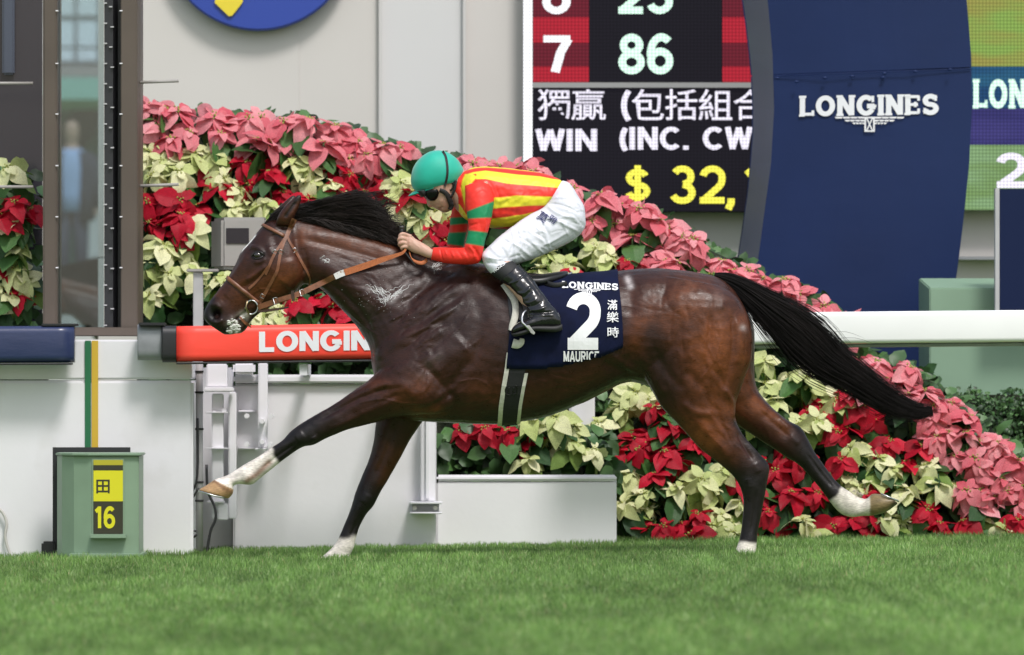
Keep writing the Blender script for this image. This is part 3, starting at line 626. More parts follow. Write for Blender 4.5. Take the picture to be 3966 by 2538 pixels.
# loop of spare rein hanging from the hand: a ribbon seen nearly edge on
def ribbon3(P, wv, thick=.0035):
    """P: 3-D points, wv: half-width vectors"""
    mb = MB(); V = []; F = []
    for i, (p, w_) in enumerate(zip(P, wv)):
        d = (Vector(P[min(i+1, len(P)-1)])-Vector(P[max(i-1, 0)])).normalized(); n_ = d.cross(w_).normalized()*thick/2
        V += [p-w_-n_, p+w_-n_, p+w_+n_, p-w_+n_]
    for i in range(len(P)-1):
        for k in range(4): F.append((i*4+k, i*4+(k+1) % 4, (i+1)*4+(k+1) % 4, (i+1)*4+k))
    F += [(3, 2, 1, 0), tuple((len(P)-1)*4+k for k in range(4))]
    mb.add(V, F); return mb
LP = catmull([(1586,968,-.085),(1590,990,-.115),(1600,1008,-.13),(1618,1018,-.135),(1638,1020,-.13),(1655,1008,-.115)], 5)
ribbon3([pl(*p) for p in LP], [Vector((-.003, .004, .0085)) for p in LP]).build('rein_loop', M_rein, br, smooth=True)
LP = catmull([(1001,1192,.08),(1150,1140,.10),(1330,1060,.11),(1480,1006,.12),(1580,970,.09)], 6)
ribbon3([pl(*p) for p in LP], [Vector((0, 0, .012)) for p in LP]).build('rein', M_rein, br, smooth=True)
# ================================================================ lettering tools
def arc(cx, cy, rx, ry, a0, a1, n=14): return [(cx+rx*math.cos(math.radians(a0+(a1-a0)*i/n)), cy+ry*math.sin(math.radians(a0+(a1-a0)*i/n))) for i in range(n+1)]
# strokes in a box one unit high (y up), second number the advance; heavy grotesque
GL = {
 'L': ([[(.09,1),(.09,0)],[(.0,.09),(.56,.09)]], .60), 'I': ([[(.1,0),(.1,1)]], .24), 'T': ([[(0,.91),(.64,.91)],[(.32,0),(.32,1)]], .68),
 'O': ([arc(.40,.5,.31,.41,0,360,30)], .84), 'C': ([arc(.40,.5,.31,.41,45,315,24)], .76), 'G': ([arc(.40,.5,.31,.41,42,330,24), [(.70,.29),(.70,.48)],[(.44,.46),(.78,.46)]], .84),
 'N': ([[(.09,0),(.09,1)],[(.10,.97),(.60,.03)],[(.61,0),(.61,1)]], .74), 'E': ([[(.09,0),(.09,1)],[(0,.09),(.58,.09)],[(0,.51),(.54,.51)],[(0,.91),(.58,.91)]], .64),
 'S': ([arc(.34,.71,.23,.21,20,180,12)+arc(.34,.71,.23,.21,180,260,6)[1:]+arc(.34,.29,.25,.21,80,0,6)+arc(.34,.29,.25,.21,0,-165,12)[1:]], .70),
 'M': ([[(.09,0),(.09,1)],[(.10,.97),(.38,.05)],[(.38,.05),(.66,.97)],[(.67,0),(.67,1)]], .80), 'A': ([[(.06,0),(.34,1)],[(.34,1),(.62,0)],[(.15,.28),(.53,.28)]], .70),
 'U': ([[(.09,1),(.09,.36)]+arc(.33,.33,.24,.25,180,360,12)+[(.57,.36),(.57,1)]], .68), 'R': ([[(.09,0),(.09,1)],[(0,.91),(.36,.91)]+arc(.38,.70,.19,.21,90,-90,10)+[(.1,.49)],[(.34,.49),(.58,0)]], .68),
 'W': ([[(.06,1),(.24,.03)],[(.24,.03),(.46,.97)],[(.46,.97),(.68,.03)],[(.68,.03),(.86,1)]], .95), 'H': ([[(.09,0),(.09,1)],[(.57,0),(.57,1)],[(.09,.52),(.57,.52)]], .70),
 '2': ([arc(.33,.68,.235,.23,168,0,12)+arc(.30,.66,.265,.30,-5,-52,6)[1:]+[(.12,.10)],[(.02,.09),(.62,.09)]], .66), '7': ([[(.03,.91),(.60,.91)],[(.56,.90),(.40,.55),(.28,0)]], .62),
 '8': ([arc(.33,.72,.20,.19,0,360,22), arc(.33,.29,.235,.21,0,360,22)], .66), '6': ([arc(.33,.32,.235,.24,0,360,22), arc(.36,.50,.27,.42,48,190,14)], .66), '0': ([arc(.33,.5,.235,.42,0,360,26)], .66),
 '3': ([arc(.32,.71,.21,.20,150,-85,14), arc(.32,.29,.235,.21,88,-160,16)], .66), '5': ([[(.54,.91),(.16,.91),(.11,.50)],arc(.31,.32,.235,.235,125,-160,16)], .66), '1': ([[(.32,0),(.32,1)],[(.10,.76),(.30,.92)]], .50),
 '$': ([arc(.34,.68,.21,.17,20,180,12)+arc(.34,.68,.21,.17,180,260,6)[1:]+arc(.34,.31,.23,.18,80,0,6)+arc(.34,.31,.23,.18,0,-165,12)[1:],[(.34,1.03),(.34,-.04)]], .70),
 '(': ([arc(.52,.45,.40,.66,132,228,10)], .32), ',': ([[(.12,.14),(.12,.02),(.05,-.14)]], .26), '.': ([[(.1,0),(.1,.17)]], .26), ' ': ([], .34), 'Y': ([[(.03,1),(.32,.45)],[(.61,1),(.32,.45)],[(.32,.45),(.32,0)]], .66)}
def slab(ch):      # the same letters with slab serifs, for the serifed wordmark
    st, ad = GL[ch]; ex = {'L': [[(-.06,.97),(.26,.97)],[(.56,.0),(.56,.28)],[(-.06,.03),(.2,.03)]], 'N': [[(-.07,.97),(.2,.97)],[(.48,.97),(.78,.97)],[(-.07,.03),(.25,.03)]], 'I': [[(-.06,.97),(.26,.97)],[(-.06,.03),(.26,.03)]],
        'G': [[(.70,.66),(.70,.98)],[(.58,.46),(.86,.46)]], 'E': [[(.57,.70),(.57,.95)],[(.57,.05),(.57,.30)],[(.42,.38),(.42,.64)],[(-.07,.97),(.2,.97)],[(-.07,.03),(.2,.03)]], 'S': [[(.57,.68),(.57,.97)],[(.09,.03),(.09,.32)]]}.get(ch, [])
    return st, ex, ad+.06
def stroke_poly(P, w_):
    """outline pieces (quads) of a stroke of width w_, mitred at its bends"""
    P = [np.array(p, float) for p in P]; n = len(P); closed = np.linalg.norm(P[0]-P[-1]) < 1e-6; L = []; R = []
    for i in range(n):
        if closed: a = P[i-1] if i else P[-2]; b = P[i+1] if i < n-1 else P[1]
        else: a = P[max(i-1, 0)]; b = P[min(i+1, n-1)]
        d1 = P[i]-a; d2 = b-P[i]
        if np.linalg.norm(d1) < 1e-9: d1 = d2
        if np.linalg.norm(d2) < 1e-9: d2 = d1
        d1 = d1/np.linalg.norm(d1); d2 = d2/np.linalg.norm(d2); t = d1+d2; t = t/max(np.linalg.norm(t), 1e-6); nn = np.array([-t[1], t[0]]); m = 1/max(nn@np.array([-d1[1], d1[0]]), .5)
        L.append(P[i]+nn*w_/2*m); R.append(P[i]-nn*w_/2*m)
    return [[L[i], L[i+1], R[i+1], R[i]] for i in range(n-1)]
def glyphs(text, wt=.19, serif=False, gap=.06, thin=.10, wx=1.0):
    """-> list of (letter index, polygon, layer) and the total advance, unit height"""
    out = []; x = 0; lay = 0
    for gi, ch in enumerate(text):
        if serif: st, ex, ad = slab(ch)
        else: (st, ad), ex = GL[ch], []
        for k, s_ in enumerate(st):
            for q in stroke_poly(s_, wt if not (serif and k > 0 and ch in 'LE') else thin+.03): out.append((gi, [(x+p[0]*wx, p[1]) for p in q], k))
        for k, s_ in enumerate(ex):
            for q in stroke_poly(s_, thin): out.append((gi, [(x+p[0]*wx, p[1]) for p in q], k+3))
        x += (ad+gap)*wx
    return out, x-gap*wx
def put_text(name, text, m, parent, place, x0, y0, x1, y1, off0=.002, step=.0004, wt=.19, serif=False, thin=.10, slant=0, cut=None, **kw):
    """letters fitted in a photo box; place(xs, ys, offset) -> 3-D point; every letter a part; fine strips so they follow curved ground"""
    gl, W = glyphs(text, wt, serif, thin=thin); by = {}
    for gi, poly, lay in gl: by.setdefault(gi, []).append((poly, lay))
    for gi, L_ in by.items():
        bm = bmesh.new()
        for poly, lay in L_:
            vs = [bm.verts.new((p[0]/W, lay*.001, p[1])) for p in poly]
            try: bm.faces.new(vs)
            except ValueError: pass
        st = max(x1-x0, 1); nx = max(1, int((x1-x0)/kw.get('res', 14))); ny = max(1, int(abs(y1-y0)/kw.get('res', 14)))
        for i in range(1, nx): bmesh.ops.bisect_plane(bm, geom=bm.verts[:]+bm.edges[:]+bm.faces[:], plane_co=(i/nx, 0, 0), plane_no=(1, 0, 0))
        for i in range(1, ny): bmesh.ops.bisect_plane(bm, geom=bm.verts[:]+bm.edges[:]+bm.faces[:], plane_co=(0, 0, i/ny), plane_no=(0, 0, 1))
        dead = []
        for v in bm.verts:
            xs = x0+v.co.x*(x1-x0); ys = y1+(y0-y1)*v.co.z+slant*(xs-x0)
            p = place(xs, ys, off0+v.co.y/.001*step)
            if p is None or (cut and cut(xs, ys)): dead.append(v)
            else: v.co = p
        if dead: bmesh.ops.delete(bm, geom=dead, context='VERTS')
        if not bm.faces: bm.free(); continue
        for f in bm.faces: f.normal_update(); 
        bmesh.ops.recalc_face_normals(bm, faces=bm.faces)
        me = bpy.data.meshes.new(name); bm.to_mesh(me); bm.free(); obj(name, me, m, parent)
def cjk(name, ch, m, parent, place, x0, y0, x1, y1, off=.002, bold=.0, rot=0, res=10, cut=None):
    """one Han character from the built-in font, fitted in a photo box"""
    cu = bpy.data.curves.new('t', 'FONT'); cu.body = ch; cu.size = 1; cu.offset = bold; cu.resolution_u = 4
    o = bpy.data.objects.new('t', cu); C.objects.link(o); dg = bpy.context.evaluated_depsgraph_get(); me = bpy.data.meshes.new_from_object(o.evaluated_get(dg)); bpy.data.objects.remove(o)
    bm = bmesh.new(); bm.from_mesh(me); bpy.data.meshes.remove(me)
    if not bm.verts: bm.free(); return
    a = min(v.co.x for v in bm.verts); b = max(v.co.x for v in bm.verts); c = min(v.co.y for v in bm.verts); d = max(v.co.y for v in bm.verts)
    for i in range(1, res): bmesh.ops.bisect_plane(bm, geom=bm.verts[:]+bm.edges[:]+bm.faces[:], plane_co=(a+(b-a)*i/res, 0, 0), plane_no=(1, 0, 0)); bmesh.ops.bisect_plane(bm, geom=bm.verts[:]+bm.edges[:]+bm.faces[:], plane_co=(0, c+(d-c)*i/res, 0), plane_no=(0, 1, 0))
    cx, cy = (x0+x1)/2, (y0+y1)/2; cr, sr = math.cos(rot), math.sin(rot); dead = []
    for v in bm.verts:
        u = ((v.co.x-a)/(b-a)-.5)*(x1-x0); w_ = -((v.co.y-c)/(d-c)-.5)*(y1-y0); xs, ys = cx+u*cr-w_*sr, cy+u*sr+w_*cr
        p = place(xs, ys, off)
        if p is None or (cut and cut(xs, ys)): dead.append(v)
        else: v.co = p
    if dead: bmesh.ops.delete(bm, geom=dead, context='VERTS')
    me = bpy.data.meshes.new(name); bm.to_mesh(me); bm.free(); obj(name, me, m, parent)
def wings(name, m, parent, place, cx, cy, w_, h, off):
    """small emblem: an hourglass box between two stepped wings"""
    mb = MB(); k = 0
    def quad(P):
        nonlocal k
        q = [place(cx+p[0]*w_, cy+p[1]*h, off+k*.0002) for p in P]; k += 1
        if all(a is not None for a in q): mb.add(q, [(0, 1, 2, 3)])
    for s in (-1, 1):
        for i, (a, b) in enumerate([(.5, .0), (.36, .2), (.25, .38)]):
            for j in range(4): u0, u1 = .07+(a-.07)*j/4, .07+(a-.07)*(j+1)/4; quad([(s*u0, b), (s*u1, b), (s*(u1-.02), b+.11), (s*u0, b+.11)])
    for (x0, y0, x1, y1) in [(-.075,0,.075,.1),(-.075,.9,.075,1),(-.075,.1,-.05,.9),(.05,.1,.075,.9)]: quad([(x0,y0),(x1,y0),(x1,y1),(x0,y1)])
    quad([(-.05,.1),(-.03,.1),(.05,.9),(.03,.9)]); quad([(.03,.1),(.05,.1),(-.03,.9),(-.05,.9)])
    mb.build(name, m, parent)

# ================================================================ saddlecloth, saddle, girth
M_navy = mat('navy_cloth', (0.0035, 0.006, 0.027), rough=.8, spec=.15, sheen=.0, noise=(18, .2), bump=(500, .3, (1, 1, 1), .001))
M_print = mat('white_print', (.74, .74, .76), rough=.55)
topc = lambda x: float(np.interp(x, [1950,2060,2160,2237,2300,2350,2400,2430], [1052,1066,1068,1061,1058,1056,1052,1048]))
botc = lambda x: float(np.interp(x, [1955,1964,2036,2083,2187,2318,2393,2412], [1415,1424,1437,1437,1421,1386,1349,1300]))
cloth = MB(); NXC, NV = 58, 46; gridP = []
for i in range(NXC+1):
    t = i/NXC; rowp = []
    # cloth columns lean: front edge from (2000,1120) to (1962,1423), rear edge from (2396,1085) to (2412,1300)
    for s in (1,):
        c0 = 1346-30; A0 = []
    xa = 1992+(2392-1992)*t
    pts = []
    for j in range(0, 160):
        th = math.radians(-125+j*250/159)         # from low near side over the back to low far side
        xx = xa; cen = pl(xx, 1300, 0); dr = Vector((0, -math.sin(-th)*1.0, math.cos(th)))
        dr = Vector((0, math.sin(th), math.cos(th))); h = HB.ray_cast(cen+dr*.6, -dr, .6)
        pts.append((h[0]+dr*.007) if h[0] is not None else None)
    pts = [p for p in pts if p is not None]
    zb = CAMZ+(HOR-botc(xa))/PM
    near_ = [p for p in pts if p.z > zb or (p.y < 0 and False)]
    # arc-length resample, near edge to far edge
    Q = np.array([tuple(p) for p in near_]); L = np.r_[0, np.cumsum(np.linalg.norm(Q[1:]-Q[:-1], axis=1))]
    rowp = [np.array([np.interp(u*L[-1], L, Q[:, c]) for c in range(3)]) for u in np.linspace(0, 1, NV+1)]
    gridP.append(rowp)
G = np.array(gridP)
for i in range(NXC+1):
    for j in range(NV+1):
        u = abs(j/NV-.5)*2; t = i/NXC; p = G[i, j]
        ys = HOR-(p[2]-CAMZ)*PM; k = np.clip((ys-1080)/340, 0, 1)
        lean = (1-t)*(-30*k)+(t)*(18*math.sin(min(k, 1)*2.2))
        p[0] += lean/PM
        out = .0025+.0055*math.sin(t*19+k*4+1.5*math.sin(k*5))*k*(1-t)**.7+.003*math.sin(t*9-k*7)*k+.0016*math.sin(t*47+k*9)*k
        p[1] += math.copysign(abs(out), p[1])*(1 if u > .12 else 0)
V = [tuple(p) for row in G for p in row]; F = [(i*(NV+1)+j, i*(NV+1)+j+1, (i+1)*(NV+1)+j+1, (i+1)*(NV+1)+j) for i in range(NXC) for j in range(NV)]
cme = mesh_of(V, F, 'saddlecloth'); CB = bvh_of(cme)
cl = obj('saddlecloth', cme, M_navy, label='navy saddlecloth with a large white number 2 on the horse\'s back', cat='saddlecloth')
md = cl.modifiers.new('s', 'SOLIDIFY'); md.thickness = .004; md.offset = 0
def on_cloth(xs, ys, off): h = hitY(CB, xs, ys); return None if h is None else pl(xs, ys, h-off-.002)
put_text('number', '2', M_print, cl, on_cloth, 2193, 1137, 2322, 1352, wt=.215, off0=.004)
put_text('wordmark', 'LONGINES', M_print, cl, on_cloth, 2178, 1091, 2394, 1116, serif=True, wt=.22, thin=.14, slant=.045, res=8, off0=.005)
wings('emblem', M_print, cl, on_cloth, 2281, 1121, 120, 24, .003)
put_text('name', 'MAURICE', M_print, cl, on_cloth, 2181, 1361, 2319, 1401, wt=.18, res=8, step=.0008, off0=.006, cut=lambda x, y: y > 1394-(x-2290)*.7 and x > 2290)
for ch, b in (('滿', (2350,1163,2388,1202)), ('樂', (2347,1209,2394,1250)), ('時', (2350,1268,2394,1308))): cjk('character', ch, M_print, cl, on_cloth, *b, off=.007, bold=.008)
wb = MB(); q = [on_cloth(x, y, .003) for x, y in [(2322,1362),(2350,1360),(2382,1356),(2374,1362),(2352,1374),(2322,1386)]]
if all(q): wb.add(q, [(0, 1, 4, 5), (1, 2, 3, 4)]); wb.build('border', M_print, cl)
M_black_l = mat('black_leather', (0.008, 0.008, 0.009), rough=.4, bump=(200, .2, (1, 1, 1), .001))
M_webs = mat('black_webbing', (0.010, 0.010, 0.011), rough=.8, bump=(700, .5, (1, .2, 1), .001))
M_whitest = mat('cream_padding', (.56, .54, .48), rough=.7, noise=(60, .1))
sad = empty('saddle', pl(2060, 1060, 0), 'light black racing saddle with white edged girth under the crouching rider', 'saddle')
TB = bvh_join([hme, cme])
sb = MB(); loft(sb, [(1965,1032,1985,1090,120,0,0),(2000,1046,2010,1110,150,0),(2050,1062,2058,1120,165,0),(2100,1062,2104,1118,160,0),(2140,1056,2140,1105,140,0),(2185,1050,2182,1090,100,0),(2200,1052,2198,1072,60,0)], seg=30, sub=3, p=2.6)
sb.build('seat', M_black_l, sad, smooth=True)
for s in (-1, 1):
    mb = drape([(2000,1095,70),(2005,1140,80),(2010,1190,80),(2012,1240,70)], 70, thick=.006, off=.004, tree=TB, side=s); mb.build('flap', M_black_l, sad)
    drape([(1950,1100,26),(1972,1130,28),(1990,1160,27),(1997,1195,25),(1994,1230,26),(1984,1262,24),(1977,1282,16)], 26, thick=.008, off=.010, tree=TB, side=s).build('padding', M_whitest, sad, smooth=True)
    drape([(1985,1330,36),(2004,1334,34),(2018,1326,26),(2022,1312,16)], 26, thick=.014, off=.006, tree=TB, side=s).build('padding', M_whitest, sad, smooth=True)
    drape([(2110,1096,20),(2150,1106,18),(2196,1098,14)], 14, thick=.006, off=.004, tree=TB, side=s).build('strap', M_black_l, sad, smooth=True)
    drape([(2108,1090,5),(2150,1076,5),(2200,1062,5),(2216,1056,4)], 5, thick=.004, off=.006, tree=TB, side=s).build('rear_edge', mat('grey_edge', (.25,.27,.33), rough=.5), sad)
def girth(name, dx0, dx1, wd, thick, mt, ytop):
    V = []; F = []; n = 54
    def gx(ys): return float(np.interp(ys, [1340,1430,1500,1570,1640,1700], [2016,2005,1990,1977,1969,1968]))
    first = None; rows = []
    for i in range(n+1):
        th = math.radians(-100+200*i/n); dr = Vector((0, math.sin(th), -math.cos(th)))
        row = []
        for lay in (1, 0):
            for j in range(4):
                ys = 1500; p = None
                for it in range(3):
                    k = np.clip((ys-1430)/200, 0, 1); x = gx(ys)+(dx0+(dx1-dx0)*k)+(j/3-.5)*wd
                    cen = pl(x, 1346, 0); h = HB.ray_cast(cen+dr*.5, -dr, .5)
                    if h[0] is None: break
                    p = h[0]; ys = HOR-(p.z-CAMZ)*PM
                row.append((p+dr*(.002+thick*lay)) if p else None)
        if all(row) and (HOR-(row[0].z-CAMZ)*PM) > ytop: rows.append(row)
    for row in rows: V += row
    for i in range(len(rows)-1):
        a, b = i*8, (i+1)*8
        for j in range(3): F += [(a+j, a+j+1, b+j+1, b+j), (a+4+j, b+4+j, b+5+j, a+5+j)]
        F += [(a, b, b+4, a+4), (a+3, a+7, b+7, b+3)]
    mb = MB(); mb.add(V, F); return mb.build(name, mt, sad, smooth=False)
girth('girth', 0, 0, 60, .005, M_webs, 1395)
girth('girth_edge', -42, -34, 17, .007, M_whitest, 1366)
girth('girth_edge', 36, 38, 13, .006, M_whitest, 1438)
for s in (-1, 1):
    for P in ([(1962,1497),(1957,1510),(1960,1525),(1975,1530)], [(1998,1492),(2004,1505),(2000,1522),(1985,1528)], [(1972,1500),(1970,1522)], [(1990,1500),(1988,1522)]):
        bk = MB(); bk.tube([pl(x, y, s*(hitY(HB, x, y, -.27)-.010)) for x, y in catmull(P, 3)], .0024, 6); bk.build('girth_buckle', mat('black_buckle', (.03, .03, .03), rough=.3, metal=.6), sad, smooth=True)

# ================================================================ THE RIDER
bb = MB()
def limb(rings, yc0=0, s=-1, **k): loft(bb, [tuple(r[:4])+(r[4], -s*r[5] if s == 1 else r[5])+tuple(r[6:]) for r in rings], seg=k.get('seg', 20), sub=3)
# head, neck, trunk
loft(bb, [(1650,610,1740,600,30,0),(1612,660,1785,645,66,0),(1612,705,1785,675,72,0),(1628,738,1775,706,68,0,-.1),(1643,757,1768,738,63,0,-.15),(1652,778,1762,766,56,0,-.2),(1666,796,1757,790,49,0,-.25),(1682,806,1752,804,41,0,-.2),(1703,817,1745,815,31,0,-.1),(1716,824,1734,822,17,0)], seg=26, sub=3)
loft(bb, [(1652,768,1668,772,7,0),(1652,782,1670,786,10,0),(1655,795,1676,797,14,0),(1662,804,1678,803,12,0)], seg=12, sub=3)
loft(bb, [(1690,805,1706,800,24,0),(1695,811,1712,806,21,0),(1701,815,1716,811,17,0)], seg=12, sub=2)
loft(bb, [(1770,650,1725,760,48,0),(1795,660,1748,790,52,0),(1830,662,1785,830,80,0),(1880,660,1830,858,118,0),(1960,664,1915,865,112,0),(2050,678,2000,855,94,0),(2130,695,2070,845,92,0),(2200,730,2120,860,96,0),(2250,790,2170,890,80,0)], seg=28, sub=3)
for s in (-1, 1):
    # upper arm, forearm, wrist
    sx = 0 if s < 0 else -64; sy = 0 if s < 0 else -6
    loft(bb, [(1815+sx*.6,715,1890+sx*.6,705,30,s*120),(1812+sx,770,1898+sx,770,34,s*150),(1820+sx,850,1896+sx,850,33,s*160),(1812+sx,920,1878+sx,920,30,s*165),(1806+sx,980+sy,1862+sx,975+sy,27,s*165),(1815+sx,1015+sy,1850+sx,1000+sy,20,s*162)], seg=18, sub=3)
    loft(bb, [(1850+sx,965+sy,1850+sx,1015+sy,22,s*163),(1790+sx,972+sy,1782+sx,1018+sy,26,s*156),(1730+sx*.6,968+sy,1722+sx*.6,1014+sy,23,s*134),(1680+sx*.3,969,1672+sx*.3,1003,19,s*112),(1664+sx*.2,958,1650+sx*.2,998,20,s*102),(1645,946,1624,988,22,s*94),(1620,932,1600,980,22,s*86),(1596,918,1580,968,21,s*80),(1580,910,1570,962,17,s*77)], seg=18, sub=3)
    # thighs, knees, shins, feet
    loft(bb, [(2160,745,2250,860,74,s*66),(2095,815,2205,930,66,s*82),(2040,850,2130,965,58,s*108),(1975,895,2060,992,52,s*132),(1920,940,1990,1012,46,s*152),(1880,985,1940,1030,38,s*166)], seg=18, sub=3)
    loft(bb, [(1885,1005,1970,1000,38,s*168),(1908,1060,1996,1025,38,s*185),(1955,1105,2022,1050,38,s*205),(2000,1155,2080,1115,34,s*240),(2038,1205,2118,1178,28,s*262),(2060,1240,2140,1215,28,s*272)], seg=16, sub=3)
    loft(bb, [(2150,1215,2150,1270,26,s*272),(2100,1215,2100,1275,30,s*272),(2040,1245,2044,1285,30,s*274),(1995,1268,1998,1296,22,s*276)], seg=14, sub=2)
    # fingers closed round whip and rein; each its own chain: knuckle, middle joint, tip
    if s < 0:
        fg = [((1580,914,-84),(1560,908,-92),(1549,917,-90),(1556,927,-78),7.6),((1579,930,-86),(1557,924,-95),(1545,932,-90),(1553,942,-77),7.9),((1580,946,-86),(1559,941,-95),(1547,948,-90),(1556,957,-77),7.6),((1585,961,-85),(1567,957,-93),(1556,963,-88),(1563,970,-77),6.8)]
    else:
        fg = [((1580,914,84),(1560,908,92),(1549,917,90),(1556,927,78),7.6),((1579,930,86),(1557,924,95),(1545,932,90),(1553,942,77),7.9),((1580,946,86),(1559,941,95),(1547,948,90),(1556,957,77),7.6),((1585,961,85),(1567,957,93),(1556,963,88),(1563,970,77),6.8)]
    for a, b, c, d, r in fg:
        P = catmull([(a[0]+14, a[1]+5, a[2]), a, b, c, d], 3); rr = np.interp(np.linspace(0, 1, len(P)), [0, .3, .6, 1], [r*1.12, r*1.1, r, r*.8])
        bb.tube([pl(p[0], p[1], p[2]/PM) for p in P], [q/PM for q in rr], 10)
    P = catmull([(1608,938,s*70),(1590,920,s*60),(1572,914,s*62),(1556,916,s*72)], 3); bb.tube([pl(p[0], p[1], p[2]/PM) for p in P], [9.5/PM]*3+[8.5/PM]*4+[6.5/PM]*(len(P)-7), 10)
bme, _, _ = remesh(bb, .0034, smooth=3)
sculpt(bme, [([(1697,812),(1706,807),(1716,803)],2.2,-3.5),([(1683,802),(1690,797)],4,-2),([(1690,790),(1704,797),(1712,806)],3,-1.4),([(1670,803)],3,-2),([(1700,780),(1730,775)],12,2.5),([(1715,816)],7,2),
 ([(1662,760),(1680,764),(1695,760)],7,-4),([(1655,770),(1660,785)],3,-1),([(1600,925),(1640,955)],3,1.2),([(1600,940),(1630,965)],3,1),([(1592,925),(1604,935)],4,1.5),([(1586,938)],4,1.4),([(1588,952)],4,1.4)])
X, Y, D = sxy(bme); n = len(X)
def g(pts, wd, s=1.0):
    d, t = pdist(X, Y, pts); return np.clip(s*np.exp(-(d/wd)**2), 0, 1)
col = np.tile(np.array((.50, .30, .225)), (n, 1))
col = mixc(col, (.45, .20, .15), np.clip(g([(1665,800)],9,.6)+g([(1725,790)],16,.4)+g([(1548,930),(1550,950)],8,.5)+g([(1580,915),(1585,950)],6,.4), 0, 1)); col = mixc(col, (.33,.13,.11), g([(1699,812),(1710,806)],3.5,.8))
col = mixc(col, (.10,.055,.03), np.clip(g([(1735,715),(1760,700)],12,.9)*(X > 1700), 0, 1)); col = mixc(col, (.20,.13,.10), g([(1700,818),(1740,818),(1752,800)],8,.25))
paint(bme, 'skin', col)
M_skin = mat('skin', (.4, .25, .18), rough=.5, attr='skin', noise=(30, .08), bump=(120, .15, (1, 1, 1), .001)); M_skin.node_tree.nodes['Principled BSDF'].inputs['Subsurface Weight'].default_value = .06
M_skin.node_tree.nodes['Principled BSDF'].inputs['Subsurface Radius'].default_value = (.01, .004, .002)
person = obj('person', bme, M_skin, label='crouching rider in red and yellow striped silks with a green helmet, holding the reins', cat='person'); bme.shade_smooth()
BBV = bvh_of(bme)
# ear
ea = MB()
for s in (-1, 1):
    ea = MB(); P = [pl(x, y, s*(.066)) for x, y in catmull([(1740,738),(1733,724),(1738,711),(1750,708),(1757,716),(1753,730),(1744,740)], 3)]; ea.tube(P, .0042, 8); ball(ea, pl(1744, 724, s*.058), .012, n=6, sq=(.9, .5, 1.2)); ea.build('ear', M_skin, person, smooth=True)
# ---- helmet
hm = MB(); HR = [(1612,742,1783,702,70,0),(1598,728,1790,690,80,0),(1591,700,1797,664,87,0),(1597,660,1788,642,86,0),(1612,630,1772,618,76,0),(1638,603,1750,600,58,0),(1664,588,1727,588,36,0),(1688,583,1704,583,12,0)]
loft(hm, HR, seg=40, sub=6, p=2.1); M_green = mat('green_cap', (0.003, 0.37, 0.27), rough=.6, sheen=.3, noise=(14, .08), bump=(300, .15, (1, 1, 1), .001))
hmm = hm.mesh('helmet', True); 
sculpt(hmm, [([(1680,586),(1684,650),(1686,728)],1.6,-1.5),([(1757,606),(1778,650),(1788,690)],1.6,-1.5),([(1620,734),(1686,726),(1740,714),(1786,696)],2,-1.2)])
HMB = bvh_of(hmm); helm = obj('helmet', hmm, M_green, person)
pk = MB(); V = []; F = []; nu, nv = 16, 5
for lay in (0, 1):
    for i in range(nu+1):
        u = i/nu*2-1
        for j in range(nv+1):
            v = j/nv; xi = 1604+78*u*u; yi = 741-15*u*u; xo = xi-20*(1-u*u)-2; yo = yi+14*(1-u*u)+3
            V.append(pl(xi+(xo-xi)*v, yi+(yo-yi)*v+4*math.sin(v*3.1)*0-6*v*(1-v)+lay*4, 68*u/PM))
s_ = nv+1; o_ = (nu+1)*s_
for i in range(nu):
    for j in range(nv): F += [(i*s_+j, i*s_+j+1, (i+1)*s_+j+1, (i+1)*s_+j), (o_+i*s_+j, o_+(i+1)*s_+j, o_+(i+1)*s_+j+1, o_+i*s_+j+1)]
    F.append((i*s_+nv, o_+i*s_+nv, o_+(i+1)*s_+nv, (i+1)*s_+nv))
pk.add(V, F); pk.build('peak', M_green, helm, smooth=True)
M_blk = mat('black_fabric', (.012, .012, .013), rough=.7, bump=(400, .4, (1, 1, 1), .001))
for s in (-1, 1):
    drape([(1714,586),(1726,606),(1732,636),(1734,664),(1731,694),(1723,724)], 9, thick=.002, off=.001, tree=HMB, side=s).build('strap', M_blk, helm)
    drape([(1703,738,16),(1722,746,18),(1737,763,20),(1745,783,20),(1748,800,18),(1741,813,12)], 18, thick=.008, off=.003, tree=BBV, side=s, dflt=-.05).build('chin_strap', M_blk, helm, smooth=True)
    drape([(1766,700,9),(1764,722,9),(1757,745,9),(1747,765,9)], 9, thick=.006, off=.008, tree=BBV, side=s, dflt=-.06).build('chin_strap', M_blk, helm, smooth=True)
fp = MB(); loft(fp, [(1611,742,1660,736,62,0),(1618,752,1662,746,62,0),(1630,764,1658,758,54,0)], seg=20, sub=2); fp.build('forehead_pad', M_blk, helm, smooth=True)
# ---- goggles
gg = MB(); loft(gg, [(1640,742,1712,732,69,0),(1637,752,1718,744,69,0),(1642,764,1712,757,66,0),(1650,773,1700,771,61,0),(1660,779,1690,779,52,0)], seg=30, sub=3, p=2.6)
gg.build('goggles', mat('black_lens', (.003, .003, .004), rough=.22, spec=.25), person, smooth=True)
